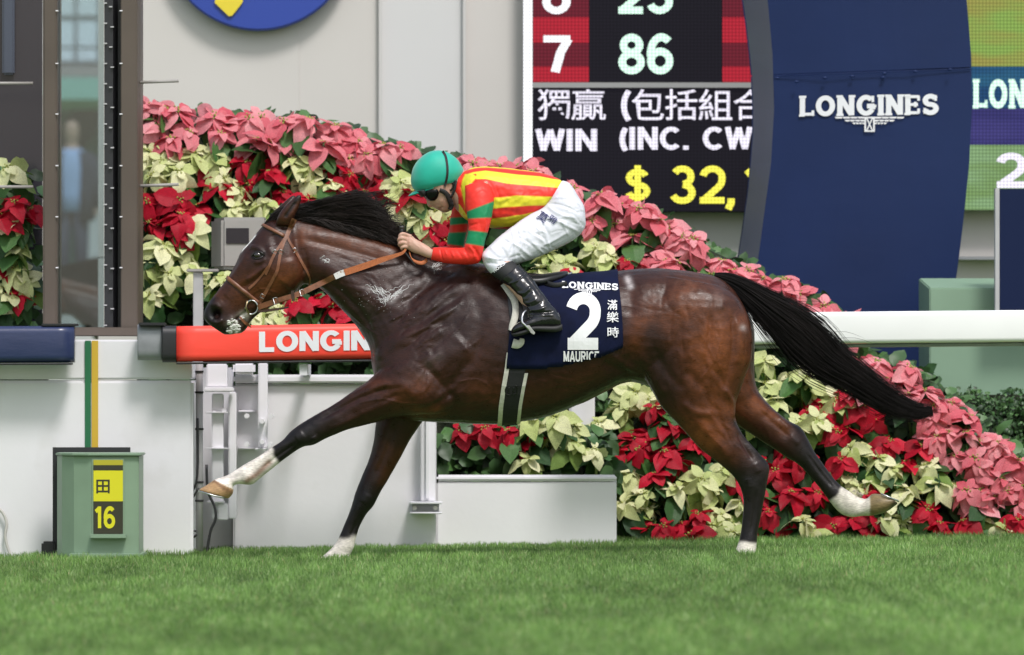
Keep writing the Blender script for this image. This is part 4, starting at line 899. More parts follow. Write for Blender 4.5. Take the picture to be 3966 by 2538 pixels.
# ---- breeches
def cloth_piece(name, rings_sets, voxel, m, strokes, nz=.0012, parent=person, smooth=4, colf=None, extra=None):
    mb = MB()
    for rs in rings_sets: loft(mb, rs, seg=30, sub=4)
    me, _, _ = remesh(mb, voxel, smooth=smooth); sculpt(me, strokes)
    V = np.empty(len(me.vertices)*3); me.vertices.foreach_get('co', V); V = V.reshape(-1, 3); N = normals(me)
    d = np.array([mnoise.noise(Vector((v[0]*22+v[2]*14, v[1]*16, v[2]*22-v[0]*6))) + .5*mnoise.noise(Vector((v[0]*60, v[1]*40, v[2]*60))) for v in V])*nz
    setv(me, V+N*d[:, None]); me.shade_smooth()
    if colf is not None: paint(me, 'dye', colf(me))
    return me
BT = [[(2178,700,2098,818,92,0),(2208,712,2112,850,102,0),(2238,758,2145,890,104,0),(2262,800,2190,915,100,0),(2268,850,2225,915,78,0),(2262,880,2245,900,45,0)]]
for s in (-1, 1):
    BT.append([(2200,712,2266,840,70,s*52),(2155,738,2266,880,84,s*66),(2108,800,2232,922,80,s*76),(2052,832,2168,958,72,s*96),(2000,868,2098,990,66,s*118),(1945,908,2035,1012,60,s*138),(1900,950,1985,1026,56,s*156),(1868,985,1955,1030,52,s*168),(1870,1012,1975,1022,48,s*172),(1884,1042,1984,1024,46,s*178),(1904,1064,1990,1028,45,s*184)])
rngf = random.Random(5); FO = [([(2000,880),(2060,905),(2120,950)],7,3),([(1960,930),(2010,960),(2060,1000)],6,4),([(1940,960),(1960,990),(1960,1010)],6,-4),([(1900,960),(1940,1000)],7,4),([(1890,1000),(1940,1010),(1980,1020)],5,4),([(1880,1020),(1930,1025)],4,-3),
 ([(2120,800),(2160,830),(2230,850)],7,4),([(2130,790),(2180,800),(2250,830)],5,-4),([(2100,840),(2180,870),(2240,900)],6,4),([(2180,740),(2230,790)],6,-3),([(2060,850),(2080,900),(2080,950)],8,-3),([(2200,900),(2150,930),(2090,960)],6,4),([(1975,905),(1985,950),(1975,990)],5,-4),([(2010,890),(2020,940),(2010,980)],5,3.5),([(2140,770),(2200,770),(2250,800)],4,3),([(2100,870),(2130,920)],6,-3)]
for k in range(38):
    x = rngf.uniform(1890, 2240); y = 990-(x-1890)*.42+rngf.uniform(-55, 60); a = rngf.uniform(-.3, 1.5); l = rngf.uniform(18, 48); FO.append(([(x, y), (x+l*math.cos(a), y+l*math.sin(a)+rngf.uniform(-6, 6)), (x+1.7*l*math.cos(a), y+1.6*l*math.sin(a))], rngf.uniform(3, 6.5), rngf.choice((-1, 1))*rngf.uniform(1.5, 3.2)))
brm = cloth_piece('breeches', BT, .0044, None, FO, nz=.0012)
M_breech = mat('white_breeches', (.66, .67, .74), rough=.42, spec=.4, noise=(30, .03), bump=(20, .35, (1, .7, 1.8), .006))
brc = obj('breeches', brm, M_breech, person); BRB = bvh_of(brm)
def on_br(xs, ys, off): h = hitY(BRB, xs, ys); return None if h is None else pl(xs, ys, h-off)
M_ink = mat('navy_embroidery', (.01, .014, .10), rough=.6)
cjk('embroidery', '莫', M_ink, brc, on_br, 2082, 824, 2122, 862, off=.007, bold=.008, rot=.62); cjk('embroidery', '雅', M_ink, brc, on_br, 2122, 838, 2158, 870, off=.007, bold=.006, rot=.62, cut=lambda x, y: y > 824+(x-2085)*.62+12)
# ---- silks
def stripe_colours(me):
    X, Y, D = sxy(me); N = normals(me)
    R_ = (.74, .028, .016); Yw = (.74, .66, .035)
    L = [([1700,1803,1848,1891,1960,2091,2130,2180],[668,661,651,650,655,669,678,694]), ([1700,1801,1833,1880,1960,2000,2091,2138,2180],[700,679,669,663,673,678,685,694,699]), ([1700,1813,1840,1880,1960,2000,2097,2164],[640,730,697,696,713,717,724,730]),
         ([1700,1915,1960,2000,2141,2200],[772,769,766,760,765,766]), ([1700,1920,1960,2000,2049,2112,2200],[812,810,805,803,799,798,798]), ([1700,1905,1960,2000,2021,2060,2200],[852,849,843,836,834,825,800])]
    c = np.zeros(len(X))
    for xs, ys in L: c += 1/(1+np.exp(-(Y-np.interp(X, xs, ys))/1.2))
    w_ = .5+.5*np.cos(c*math.pi)                     # 1 at even = yellow
    shp = (X < 1838); 
    # round the shoulder the yellow stripe turns down the front
    yw = w_.copy()
    front = np.interp(Y, [650,679,700,730,774,800], [1800,1801,1791,1786,1795,1800]); back = np.interp(Y, [650,690,697,730,774,800], [1800,1850,1840,1813,1802,1800])
    ins = 1/(1+np.exp(-(X-front)/1.2))*1/(1+np.exp((X-back)/1.2))*(Y > 676)
    yw = np.where(X < 1846, np.maximum(ins, w_*(Y < 676)), w_)
    # chest placket
    d, t = pdist(X, Y, [(1775,800),(1795,832),(1815,855)]); yw = np.where((d < 9) & (X < 1830), 1, yw)
    yw = np.where((X > 1900) & (Y > 885-(X-1900)*.08), 0, yw)
    col = np.array(R_)[None]*(1-yw[:, None])+np.array(Yw)[None]*yw[:, None]
    return col
JT = [[(1783,664,1752,778,52,0),(1803,661,1768,800,66,0),(1835,649,1788,838,112,0),(1880,645,1836,868,140,0),(1940,649,1900,884,132,0),(2000,656,1962,888,118,0),(2060,663,2012,876,110,0),(2118,676,2060,858,108,0),(2160,691,2090,835,106,0),(2176,703,2108,815,98,0)],
      [(1770,706,1758,790,44,0),(1792,690,1775,800,56,0),(1805,690,1790,805,50,0)]]
for s in (-1, 1): JT.append([(1880,690,1840,840,70,s*70),(1850,700,1880,820,66,s*105),(1845,715,1905,800,52,s*128)])
SW = [([(1930,700),(2000,760),(2080,780)],20,2.5),([(1905,830),(1960,850),(2040,830)],10,3),([(1915,720),(1935,780),(1925,830)],8,-3.5),([(2100,700),(2120,740),(2110,780)],10,-2.5),([(2140,700),(2150,725)],6,3),([(1960,860),(2030,840)],7,-3),([(1860,690),(1900,720),(1930,790)],8,3),([(1805,690),(1840,670),(1900,662)],6,-2),([(1782,720),(1790,760)],5,-3)]
for k in range(16):
    x = rngf.uniform(1900, 2110); y = rngf.uniform(690, 850); l = rngf.uniform(30, 80); SW.append(([(x, y), (x+l*.6, y+l*rngf.uniform(-.5, .3)), (x+l, y-l*rngf.uniform(-.2, .6))], rngf.uniform(5, 10), rngf.choice((-1, 1))*rngf.uniform(1, 2.2)))
jm = cloth_piece('silks', JT, .0042, None, SW, nz=.0018, colf=stripe_colours)
M_silk = mat('silks', (1, 0, 0), rough=.5, spec=.4, attr='dye', noise=(30, .05), bump=(14, .25, (1, 1, 1.5), .01))
obj('silks', jm, M_silk, person)
def sleeve_colours(me):
    X, Y, D = sxy(me); col = np.tile(np.array((.76, .028, .016)), (len(X), 1)); G_ = np.array((.003, .22, .085)); nr = D < 0
    def band(a0, a1, b0, b1, m):    # between line a (y at x=1800,1900) and line b
        ya = a0+(a1-a0)*(X-1800)/100; yb = b0+(b1-b0)*(X-1800)/100; return m*1/(1+np.exp(-(Y-ya)/1.1))*1/(1+np.exp((Y-yb)/1.1))
    w_ = band(826,788,852,847,nr*(X > 1700))+band(893,905,946,962,nr*(X > 1780))
    w_ = np.clip(w_+band(838,832,866,858,(~nr)*(X > 1690))+band(897,893,954,968,(~nr)*(X > 1690)), 0, 1)
    return col*(1-w_[:, None])+G_[None]*w_[:, None]
for s in (-1, 1):
    if s < 0:
        SL = [[(1800,722,1878,700,48,s*108),(1802,745,1905,735,50,s*134),(1803,790,1914,775,50,s*148),(1809,830,1910,815,49,s*155),(1815,885,1897,880,46,s*162),(1807,930,1880,935,43,s*168),(1799,962,1872,975,40,s*170),(1800,990,1864,1008,34,s*170),(1830,1012,1850,1024,22,s*170)],
              [(1862,985,1852,1022,26,s*170),(1846,960,1830,1027,38,s*170),(1800,962,1786,1027,37,s*163),(1750,962,1738,1024,33,s*146),(1710,960,1700,1016,29,s*128),(1680,961,1670,1008,26,s*113)]]
    else:
        SL = [[(1770,735,1850,715,46,s*108),(1752,800,1850,785,50,s*140),(1743,845,1830,840,46,s*152),(1738,890,1812,895,43,s*160),(1730,935,1800,950,38,s*165),(1738,975,1790,990,30,s*165)],
              [(1790,955,1780,1005,34,s*165),(1740,952,1730,1004,33,s*150),(1700,955,1690,1004,29,s*130),(1664,958,1656,1000,25,s*108)]]
    st = [([(1830,960),(1850,985),(1858,1010)],5,-4),([(1815,955),(1835,975),(1840,1005)],5,3.5),([(1800,970),(1815,1000)],5,-2.5),([(1706,964),(1712,1000),(1722,1018)],3,-3.5),([(1722,964),(1732,990)],3,2.5),([(1895,790),(1880,850),(1880,900)],6,3),([(1860,860),(1870,930)],7,-2),([(1830,760),(1870,735),(1905,760)],6,-2.5),([(1815,880),(1850,870)],4,-2.5),([(1770,965),(1790,1000)],5,-2),([(1745,965),(1760,1000)],4,2)]
    sm_ = cloth_piece('sleeve', SL, .0038, None, st, nz=.0012, colf=sleeve_colours); obj('sleeve', sm_, M_silk, person)
# ---- boots, socks, stirrups
M_boot = mat('patent_boot', (.006, .006, .008), rough=.2, spec=.5, coat=.25, bump=(16, .35, (1, 1, 1), .012)); M_sole = mat('rubber_sole', (.012, .012, .012), rough=.6)
for s in (-1, 1):
    sk = cloth_piece('sock', [[(1897,1046,1984,1012,47,s*180),(1904,1064,1996,1022,47,s*186),(1926,1082,2008,1034,46,s*194),(1944,1094,2018,1044,44,s*200)]], .004, None, [], nz=.0004); so_ = obj('sock', sk, M_blk, person)
    if s < 0:
        SKB = bvh_of(sk)
        def on_sk(xs, ys, off): h = hitY(SKB, xs, ys); return None if h is None else pl(xs, ys, h-off)
        def on_sk_rot(xs, ys, off):
            # a band of text rising along the top of the sock
            a = math.radians(-38); dx, dy = xs-1905, ys-1062; return on_sk(1908+dx*math.cos(a)-dy*math.sin(a), 1062+dx*math.sin(a)+dy*math.cos(a), off)
        put_text('wordmark', 'HORSE', M_print, so_, on_sk_rot, 1912, 1053, 1978, 1064, wt=.2, res=5, off0=.002)
    bs = [(2.,0)]
    BO = [[(1938,1090,2012,1024,47,s*200),(1946,1096,2018,1034,48,s*204),(1968,1112,2042,1058,48,s*216),(1990,1133,2068,1090,47,s*231),(2010,1156,2090,1122,43,s*246),(2030,1182,2112,1150,39,s*258),(2040,1206,2132,1180,37,s*266),(2044,1232,2160,1208,38,s*271),(2050,1258,2168,1240,38,s*274)],
          [(2171,1226,2172,1268,24,s*274),(2150,1203,2154,1274,37,s*274),(2100,1206,2104,1276,40,s*275),(2062,1226,2066,1276,41,s*277),(2030,1240,2038,1284,41,s*279),(2004,1252,2011,1292,38,s*280),(1986,1268,1990,1296,28,s*280),(1979,1281,1981,1292,13,s*280)]]
    st = [([(1958,1106),(2000,1092),(2042,1060)],3,3,),([(2000,1150),(2030,1152),(2060,1130)],6,-3),([(1998,1135),(2030,1138),(2056,1112)],5,3),([(2020,1172),(2050,1176),(2080,1158)],6,3),([(2036,1190),(2070,1186),(2100,1168)],5,-3.5),([(2050,1204),(2090,1200),(2125,1185)],6,4),([(2052,1214),(2092,1214),(2140,1208)],4,-6),([(2060,1224),(2100,1224),(2150,1222)],5,4),([(2045,1060),(2070,1095),(2100,1140),(2125,1175)],8,2.5),([(2030,1065),(2060,1105),(2085,1140)],6,-3),([(2108,1216),(2108,1250)],2,-1.5)]
    bo = cloth_piece('boot', BO, .0038, None, st, nz=.0016); bt = obj('boot', bo, M_boot, person)
    sl = MB(); loft(sl, [(2176,1256,2177,1278,26,s*274),(2150,1262,2152,1288,40,s*274),(2100,1262,2103,1286,42,s*275),(2060,1264,2064,1284,43,s*277),(2034,1276,2040,1294,43,s*279),(2006,1286,2012,1302,40,s*280),(1986,1292,1992,1304,29,s*280),(1979,1290,1982,1298,14,s*280)], seg=18, sub=3, p=3); sl.build('sole', M_sole, bt, smooth=True)
    sp = empty('stirrup', pl(2040, 1230, s*280/PM), 'steel stirrup hanging '+('on the near side round the sole of the rider\'s visible boot' if s < 0 else 'on the far side of the horse round the rider\'s hidden boot'), 'stirrup')
    P = catmull([(2052,1238,s*270),(2046,1214,s*285),(2036,1206,s*300),(2024,1222,s*318),(2022,1248,s*326),(2034,1262,s*327),(2050,1280,s*322)], 5); r_ = MB(); r_.tube([pl(p[0], p[1], p[2]/PM) for p in P], .005, 8); r_.build('arch', M_steel, sp, smooth=True)
    P = [(2036,1262),(2050,1262),(2072,1290),(2068,1298),(2056,1292)]; r_ = MB(); r_.prism([((x-CX)/PM, CAMZ+(HOR-y)/PM) for x, y in P], min(s*236/PM, s*328/PM), max(s*236/PM, s*328/PM)); r_.build('tread', M_steel, sp, bevel=.002)
    P = catmull([(2036,1206,s*300),(2030,1180,s*262),(2020,1140,s*240),(2010,1110,s*215)], 4); ribbon3([pl(p[0], p[1], p[2]/PM) for p in P], [Vector((.009, 0, 0))]*len(P)).build('stirrup_leather', M_black_l, sp)
# ---- whip in the hand
wh = empty('whip', pl(1556, 900, -.1), 'short black riding whip upright in the rider\'s fist', 'whip')
r_ = MB(); r_.tube([pl(1557,886,-.098), pl(1557,900,-.099), pl(1556,930,-.1), pl(1560,968,-.1)], [.0088,.0082,.008,.008], 12); r_.build('grip', M_blk, wh, smooth=True)
r_ = MB(); r_.tube([pl(1557,877,-.098), pl(1557,880,-.098), pl(1557,884,-.098), pl(1557,889,-.098)], [.0118,.0125,.012,.009], 14); r_.build('cap', mat('whip_cap', (.06, .055, .055), rough=.35), wh, smooth=True)
r_ = MB(); r_.tube([pl(1560,966,-.101), pl(1610,1030,-.155), pl(1680,1110,-.22), pl(1750,1190,-.26)][:2], [.004,.003], 8); r_.build('shaft', M_blk, wh, smooth=True)
# ================================================================ THE SETTING
def bx(mb, x0, y0, x1, y1, Y0, Y1):
    """box whose front face, Y0 metres behind the horse's plane, fills the photo rectangle"""
    a = at(x0, y1, Y0); b = at(x1, y0, Y0); return mb.box(a.x, b.x, Y0, Y1, a.z, b.z)
def place_at(Y):
    return lambda xs, ys, off: at(xs, ys, Y-off)
# ---- turf
M_soil = mat('turf_ground', (.10, .18, .048), rough=.9, noise=(6, .35), mix=((.16, .25, .07), 1.2, .45, .6), bump=(60, .5, (1, 1, 1), .02))
V = []; F = []; xs_ = [-900, -60, -12, -8, -4, 0, 4, 8, 12, 60, 900]; ys_ = [-700, -60, -40, -24, -10, 0, 3, 30, 900]
for y in ys_:
    for x in xs_: V.append((x, y, gz(max(-12, min(12, x)))))
nx = len(xs_)
for j in range(len(ys_)-1):
    for i in range(nx-1): F.append((j*nx+i, j*nx+i+1, (j+1)*nx+i+1, (j+1)*nx+i))
obj('ground', mesh_of(V, F, 'ground', False), M_soil, kind='structure')
ap = MB(); ap.box(-200, 200, -600, -24, -.5, .006); ap.v = [(x, y, z+gz(max(-12, min(12, x)))*0+(.20 if z > 0 else 0)) for x, y, z in ap.v]
ap.build('bounce_apron', mat('bounce_apron_grey', (.34, .33, .33), rough=.9, noise=(2, .15)), kind='structure')  # unseen neutral slab added to cut the green bounce off the turf
def grass(name, N, y0, y1, h0, h1, wd, seed):
    rg = np.random.default_rng(seed)
    Yp = y0+(y1-y0)*rg.random(N); half = (CAMD+Yp)*.074+.6; Xp = (rg.random(N)*2-1)*half
    cl_ = np.array([mnoise.noise(Vector((x*3.1, y*.55, 1))) for x, y in zip(Xp, Yp)]); cl2 = np.array([mnoise.noise(Vector((x*11, y*2.2, 5))) for x, y in zip(Xp, Yp)])
    H = (h0+(h1-h0)*rg.random(N))*(1+.35*cl_+.35*cl2); a = rg.random(N)*6.283; lean = H*rg.normal(0, .42, N); la_ = rg.random(N)*6.283
    W = wd*(.6+.8*rg.random(N)); z = 0.0157*Xp-.004
    P0 = np.stack([Xp-np.cos(a)*W, Yp-np.sin(a)*W, z], 1); P1 = np.stack([Xp+np.cos(a)*W, Yp+np.sin(a)*W, z], 1)
    mx = Xp+lean*np.cos(la_)*.4; my = Yp+lean*np.sin(la_)*.4
    P2 = np.stack([mx+np.cos(a)*W*.8, my+np.sin(a)*W*.8, z+H*.6], 1); P3 = np.stack([mx-np.cos(a)*W*.8, my-np.sin(a)*W*.8, z+H*.6], 1)
    P4 = np.stack([Xp+lean*np.cos(la_), Yp+lean*np.sin(la_), z+H*.97], 1)
    Vv = np.stack([P0, P1, P2, P3, P4], 1).reshape(-1, 3); b = np.arange(N)*5
    me = bpy.data.meshes.new(name); me.vertices.add(N*5); me.vertices.foreach_set('co', Vv.ravel())
    li = np.stack([b, b+1, b+2, b+3, b+3, b+2, b+4], 1).ravel(); me.loops.add(len(li)); me.loops.foreach_set('vertex_index', li)
    ls = np.stack([np.arange(N)*7, np.arange(N)*7+4], 1).ravel(); me.polygons.add(N*2); me.polygons.foreach_set('loop_start', ls); me.update(calc_edges=True)
    base = np.array([.185, .315, .083]); alt = np.array([.31, .41, .18]); dk = np.array([.10, .195, .05]); t = rg.random(N)
    c = base[None]*np.ones((N, 1)); c = np.where((t < .13)[:, None], alt, c); c = np.where((t > .72)[:, None], dk, c); dry = rg.random(N) < .025; c[dry] = (.33, .30, .15)
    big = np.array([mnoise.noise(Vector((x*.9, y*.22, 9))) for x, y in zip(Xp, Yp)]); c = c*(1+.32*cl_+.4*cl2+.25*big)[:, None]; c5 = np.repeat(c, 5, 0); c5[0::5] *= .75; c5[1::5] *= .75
    paint(me, 'blade', np.clip(c5, .003, 1)); return me
M_grass = mat('grass_blades', (.1, .2, .04), rough=.55, spec=.35, attr='blade')
_n = M_grass.node_tree.nodes; _l = M_grass.node_tree.links; _t = _n.new('ShaderNodeBsdfTranslucent'); _m = _n.new('ShaderNodeMixShader'); _m.inputs[0].default_value = .3
_l.new(_n['Color Attribute'].outputs[0] if 'Color Attribute' in _n else [x for x in _n if x.type == 'VERTEX_COLOR'][0].outputs[0], _t.inputs[0]); _l.new(_n['Principled BSDF'].outputs[0], _m.inputs[1]); _l.new(_t.outputs[0], _m.inputs[2]); _l.new(_m.outputs[0], _n['Material Output'].inputs[0])
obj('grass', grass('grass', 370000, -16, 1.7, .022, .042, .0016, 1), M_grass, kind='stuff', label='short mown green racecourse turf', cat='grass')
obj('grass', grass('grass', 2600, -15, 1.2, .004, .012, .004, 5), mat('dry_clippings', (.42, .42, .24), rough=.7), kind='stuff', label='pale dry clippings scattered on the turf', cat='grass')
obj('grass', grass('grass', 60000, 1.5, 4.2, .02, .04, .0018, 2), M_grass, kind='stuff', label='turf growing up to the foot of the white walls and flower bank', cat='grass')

# ---- white walls and planter
M_white = mat('white_painted_wall', (.71, .70, .725), rough=.55, noise=(1.5, .05), mix=((.56, .55, .54), 1.6, .52, .70), bump=(30, .15, (1, 1, 1), .004))
M_white2 = mat('white_painted_metal', (.75, .74, .78), rough=.35, noise=(5, .05))
M_gap = mat('dark_gap', (.02, .02, .02), rough=.9)
M_conc = mat('concrete_grey', (.42, .42, .43), rough=.8, noise=(3, .12))
lw = empty('track_wall', at(370, 2170, 1.5), 'white painted trackside wall behind the green marker box, with a green and yellow stripe', 'wall')
bx(MB(), -700, 1474, 748, 2190, 1.50, 2.2).build('wall_panel', M_white, lw, bevel=.012)
bx(MB(), -700, 1316, 742, 1470, 1.505, 2.2).build('wall_panel', M_white, lw, bevel=.008)
bx(MB(), 329, 1320, 352, 1745, 1.494, 1.506).build('stripe', mat('stripe_green', (.01, .13, .05), rough=.5), lw)
bx(MB(), 355, 1320, 380, 1745, 1.494, 1.506).build('stripe', mat('stripe_yellow', (.55, .36, .03), rough=.5), lw)
mw = empty('barrier_wall', at(1300, 2140, 2.1), 'white wall under the horse with a light top rim and a bolted steel post', 'wall')
bx(MB(), 903, 1488, 1688, 2160, 2.1, 2.6).build('wall_panel', M_white, mw, bevel=.01)
bx(MB(), 760, 1424, 901, 2160, 2.3, 2.5).build('wall_panel', M_white, mw, bevel=.01)
bx(MB(), 903, 1452, 1688, 1485, 2.06, 2.66).build('coping', M_white, mw, bevel=.01)
m_ = MB(); bx(m_, 1630, 1600, 1684, 1944, 1.98, 2.07); m_.build('post', M_white2, mw, bevel=.006)
m_ = MB(); bx(m_, 1650, 1610, 1662, 1930, 1.955, 1.982); m_.build('rib', M_white2, mw)
m_ = MB(); bx(m_, 1584, 1944, 1714, 1953, 1.90, 2.095); bx(m_, 1586, 1984, 1712, 1991, 1.90, 2.095); m_.build('base_plate', M_white2, mw, bevel=.003)
m_ = MB(); bx(m_, 1596, 1954, 1700, 1983, 2.0, 2.09); m_.build('bracket', M_conc, mw)
for x in (1606, 1686):
    m_ = MB(); c = at(x, 1968, 1.99); m_.tube([c, c+Vector((0, .03, 0))], .012, 6); m_.build('bolt', M_steel, mw)
# steel frame and conduits between the two walls
fm = empty('steel_frame', at(840, 2150, 1.9), 'white painted steel bracket frame with bolts between the two white walls', 'frame')
for (x0, y0, x1, y1, Y0) in [(800,1410,880,1500,1.85),(790,1500,905,1518,1.82),(1000,1405,1036,1735,1.95),(985,1736,1040,1744,1.9),(920,1590,990,1598,2.02),(920,1735,1000,1742,2.02),(820,1525,865,2010,1.9),(885,1518,915,2010,1.94),(795,1595,885,1602,1.86),(795,1735,885,1741,1.86),(800,1940,870,1950,1.84),(845,1950,882,2015,1.86)]:
    m_ = MB(); bx(m_, x0, y0, x1, y1, Y0, Y0+.1); m_.build('bracket', M_white2, fm, bevel=.005)
m_ = MB(); bx(m_, 902, 1404, 988, 1450, 1.95, 2.05); m_.build('junction_box', M_white2, fm, bevel=.012)
for (x, y) in [(955,1612),(1015,1632),(1050,1612),(955,1722),(1015,1712),(1045,1722),(830,1600),(868,1590),(835,1740)]:
    m_ = MB(); c = at(x, y, 1.88); m_.tube([c, c+Vector((0, .12, 0))], .013, 6); m_.build('bolt', M_white2, fm)
cp = MB(); cp.tube([at(772, 1404, 1.6), at(772, 2150, 1.6)], .018, 12); cp.build('conduit', mat('grey_pipe', (.36, .35, .36), rough=.5), fm, smooth=True)
for y in (1440, 1520, 1662, 1868, 1940):
    m_ = MB(); m_.tube([at(772, y-4, 1.6), at(772, y+4, 1.6)], .021, 12); m_.build('clamp', M_gap, fm)
M_cable = mat('black_cable', (.015, .015, .017), rough=.5)
for P, r in (([(765,1620),(764,1840),(735,1920),(690,1985),(684,2040),(705,2075),(745,2082),(762,2070)], .006), ([(800,1800),(805,1900),(830,1960),(835,2010),(815,2060),(800,2150)], .007), ([(770,1890),(735,1950),(715,2000),(725,2045),(760,2058)], .005)):
    m_ = MB(); m_.tube([at(p[0], p[1], 1.56) for p in catmull(P, 4)], r, 8); m_.build('cable', M_cable, fm, smooth=True)
m_ = MB(); m_.tube([at(p[0], p[1], 1.47) for p in catmull([(-30,1950),(10,1985),(26,2030),(20,2080),(40,2150),(60,2175)], 4)], .008, 8); m_.build('cable', mat('pale_cable', (.5, .48, .46), rough=.5), lw, smooth=True)
m_ = MB(); m_.tube([at(p[0], p[1], 1.3) for p in catmull([(80,2172),(110,2158),(160,2150),(230,2150)], 4)], .005, 8); m_.build('cable', M_cable, lw, smooth=True)
pw = empty('planter', at(2040, 2130, 2.2), 'low white planter box filled with poinsettias under the horse\'s belly', 'planter')
bx(MB(), 1690, 1866, 2388, 2150, 2.2, 2.26).build('front_board', M_white, pw, bevel=.008)
bx(MB(), 1690, 1840, 2388, 1864, 2.19, 2.29).build('rim', M_white2, pw, bevel=.01)
m_ = MB(); a = at(2388, 1842, 2.262); b = at(2362, 2150, 2.262); m_.box(b.x, a.x, 2.262, 3.0, b.z, a.z); m_.build('side_board', M_white, pw, bevel=.008)
m_ = MB(); a = at(1692, 1880, 2.27); b = at(2362, 1880, 2.27); m_.box(a.x, b.x, 2.27, 2.95, a.z-.05, a.z); m_.build('soil', mat('potting_soil', (.03, .022, .015), rough=1, bump=(80, 1, (1, 1, 1), .02)), pw)
m_ = MB(); bx(m_, 2205, 1470, 2304, 1720, 2.97, 3.05); m_.build('back_post', M_white, pw, bevel=.01)

# ---- advertising barriers and rail
M_red = mat('red_banner', (.95, .072, .048), rough=.38, noise=(2.2, .05), bump=(5, .2, (1, 1, 4), .01)); M_navyv = mat('navy_vinyl', (.022, .032, .09), rough=.3, noise=(3, .1), bump=(6, .3, (1, 1, 3), .01))
M_blackp = mat('black_plastic', (.015, .015, .018), rough=.45); M_greyp = mat('grey_plastic', (.25, .26, .28), rough=.3, noise=(8, .2))
def pad_beam(mb, x0, x1, yt, yb, Y, dep, skew=0.0, r=.035, n=5):
    """padded beam with rounded front edges, running in X"""
    a = at(x0, yb, Y); b = at(x1, yt, Y); z0, z1 = a.z, b.z; prof = []
    for k in range(n+1): t = math.pi/2*k/n; prof.append((Y+r-r*math.sin(t), z0+r-r*math.cos(t)) if True else None)
    prof = [(Y+r-r*math.sin(math.pi/2*k/n), z0+r-r*math.cos(math.pi/2*k/n)) for k in range(n+1)]+[(Y+r-r*math.cos(math.pi/2*k/n), z1-r+r*math.sin(math.pi/2*k/n)) for k in range(n+1)]+[(Y+dep, z1), (Y+dep, z0)]
    m = len(prof); V = []; nxs = 14
    for i in range(nxs+1):
        x = a.x+(b.x-a.x)*i/nxs
        for (y, z) in prof: V.append((x, y, z+skew*(x-a.x)))
    F = [(i*m+k, i*m+(k+1) % m, (i+1)*m+(k+1) % m, (i+1)*m+k) for i in range(nxs) for k in range(m)]+[tuple(range(m))[::-1], tuple(nxs*m+k for k in range(m))]
    mb.add(V, F); return mb
rb = empty('red_barrier', at(1100, 1400, 1.1), 'padded red advertising barrier with white capital lettering in front of the horse\'s chest', 'barrier')
pad_beam(MB(), 683, 1760, 1264, 1402, 1.30, .13, .014).build('pad', M_red, rb, smooth=True)
pad_beam(MB(), 683, 1760, 1404, 1412, 1.31, .12, .014, r=.004).build('under_strip', M_blackp, rb)
pad_beam(MB(), 628, 682, 1262, 1404, 1.285, .15, .0, r=.04).build('end_cap', M_blackp, rb, smooth=True)
pad_beam(MB(), 532, 627, 1256, 1396, 1.33, .12, .0, r=.05).build('end_cover', M_greyp, rb, smooth=True)
m_ = MB(); bx(m_, 536, 1250, 640, 1262, 1.3, 1.46); m_.build('top_cap', M_blackp, rb, bevel=.004)
for x in (1160, 1500):
    m_ = MB(); bx(m_, x, 1412, x+30, 1454, 1.34, 2.1); m_.build('bracket', M_white2, rb)
put_text('letter', 'LONGINES', mat('white_vinyl', (.80, .80, .84), rough=.4), rb, lambda xs, ys, off: at(xs, ys-.012*(xs-1006)-2, 1.298-off), 1006, 1287, 1583, 1364, wt=.235, res=400)
nb_ = empty('navy_barrier', at(140, 1410, 1.1), 'padded navy blue barrier end at the left over the white wall', 'barrier')
pad_beam(MB(), -600, 286, 1266, 1408, 1.29, .13, 0.004).build('pad', M_navyv, nb_, smooth=True)
pad_beam(MB(), -600, 278, 1409, 1417, 1.3, .12, .004, r=.004).build('under_strip', M_blackp, nb_)
m_ = MB(); bx(m_, 160, 1254, 300, 1264, 1.3, 1.46); m_.build('top_cap', M_blackp, nb_, bevel=.004)
M_rail = mat('white_rail', (.80, .80, .80), rough=.3, spec=.5, noise=(3, .03))
rl = empty('running_rail', at(3400, 1330, 1.6), 'broad white running rail behind the horse\'s tail', 'rail')
pad_beam(MB(), 2300, 4700, 1217, 1340, 1.6, .30, .0095, r=.022, n=6).build('beam', M_rail, rl, smooth=True)
pad_beam(MB(), 2300, 4700, 1341, 1356, 1.66, .2, .0095, r=.01).build('shade_strip', M_greyp, rl)  # grey strip paints the shade on the white beam's underside
for x in (4300,):
    m_ = MB(); a = at(x, 1350, 1.75); m_.tube([a, Vector((a.x, a.y, gz(a.x)))], .03, 12); m_.build('post', M_rail, rl, smooth=True)

# ---- green marker box
M_gb = mat('sage_green_metal', (.20, .29, .20), rough=.45, noise=(4, .08), bump=(20, .1, (1, 1, 1), .004))
gbx = empty('marker_box', at(370, 2150, .75), 'sage green metal box with a yellow and black number sign on the turf', 'box')
def hull(mb, prof, y0, y1, Y):
    """vertical shell from plan points (photo x, extra depth)"""
    n = len(prof); V = []
    for ys in (y1, y0):
        for (x, d) in prof: p = at(x, ys, Y); V.append((p.x, Y+d, p.z))
    F = [(i, (i+1) % n, n+(i+1) % n, n+i) for i in range(n)]+[tuple(range(n))[::-1], tuple(n+i for i in range(n))]
    mb.add(V, F); return mb
hull(MB(), [(350,0),(538,0),(540,.45),(212,.45),(212,.22),(235,.12),(285,.04)], 1764, 2158, .75).build('body', M_gb, gbx, bevel=.006)
hull(MB(), [(344,-.02),(546,-.02),(548,.46),(208,.46),(206,.2),(232,.10),(280,.02)], 1756, 1766, .75).build('lid', M_gb, gbx, bevel=.004)
hull(MB(), [(270,-.05),(556,-.05),(556,.4),(255,.4)], 2144, 2162, .75).build('foot', M_gb, gbx, bevel=.004)
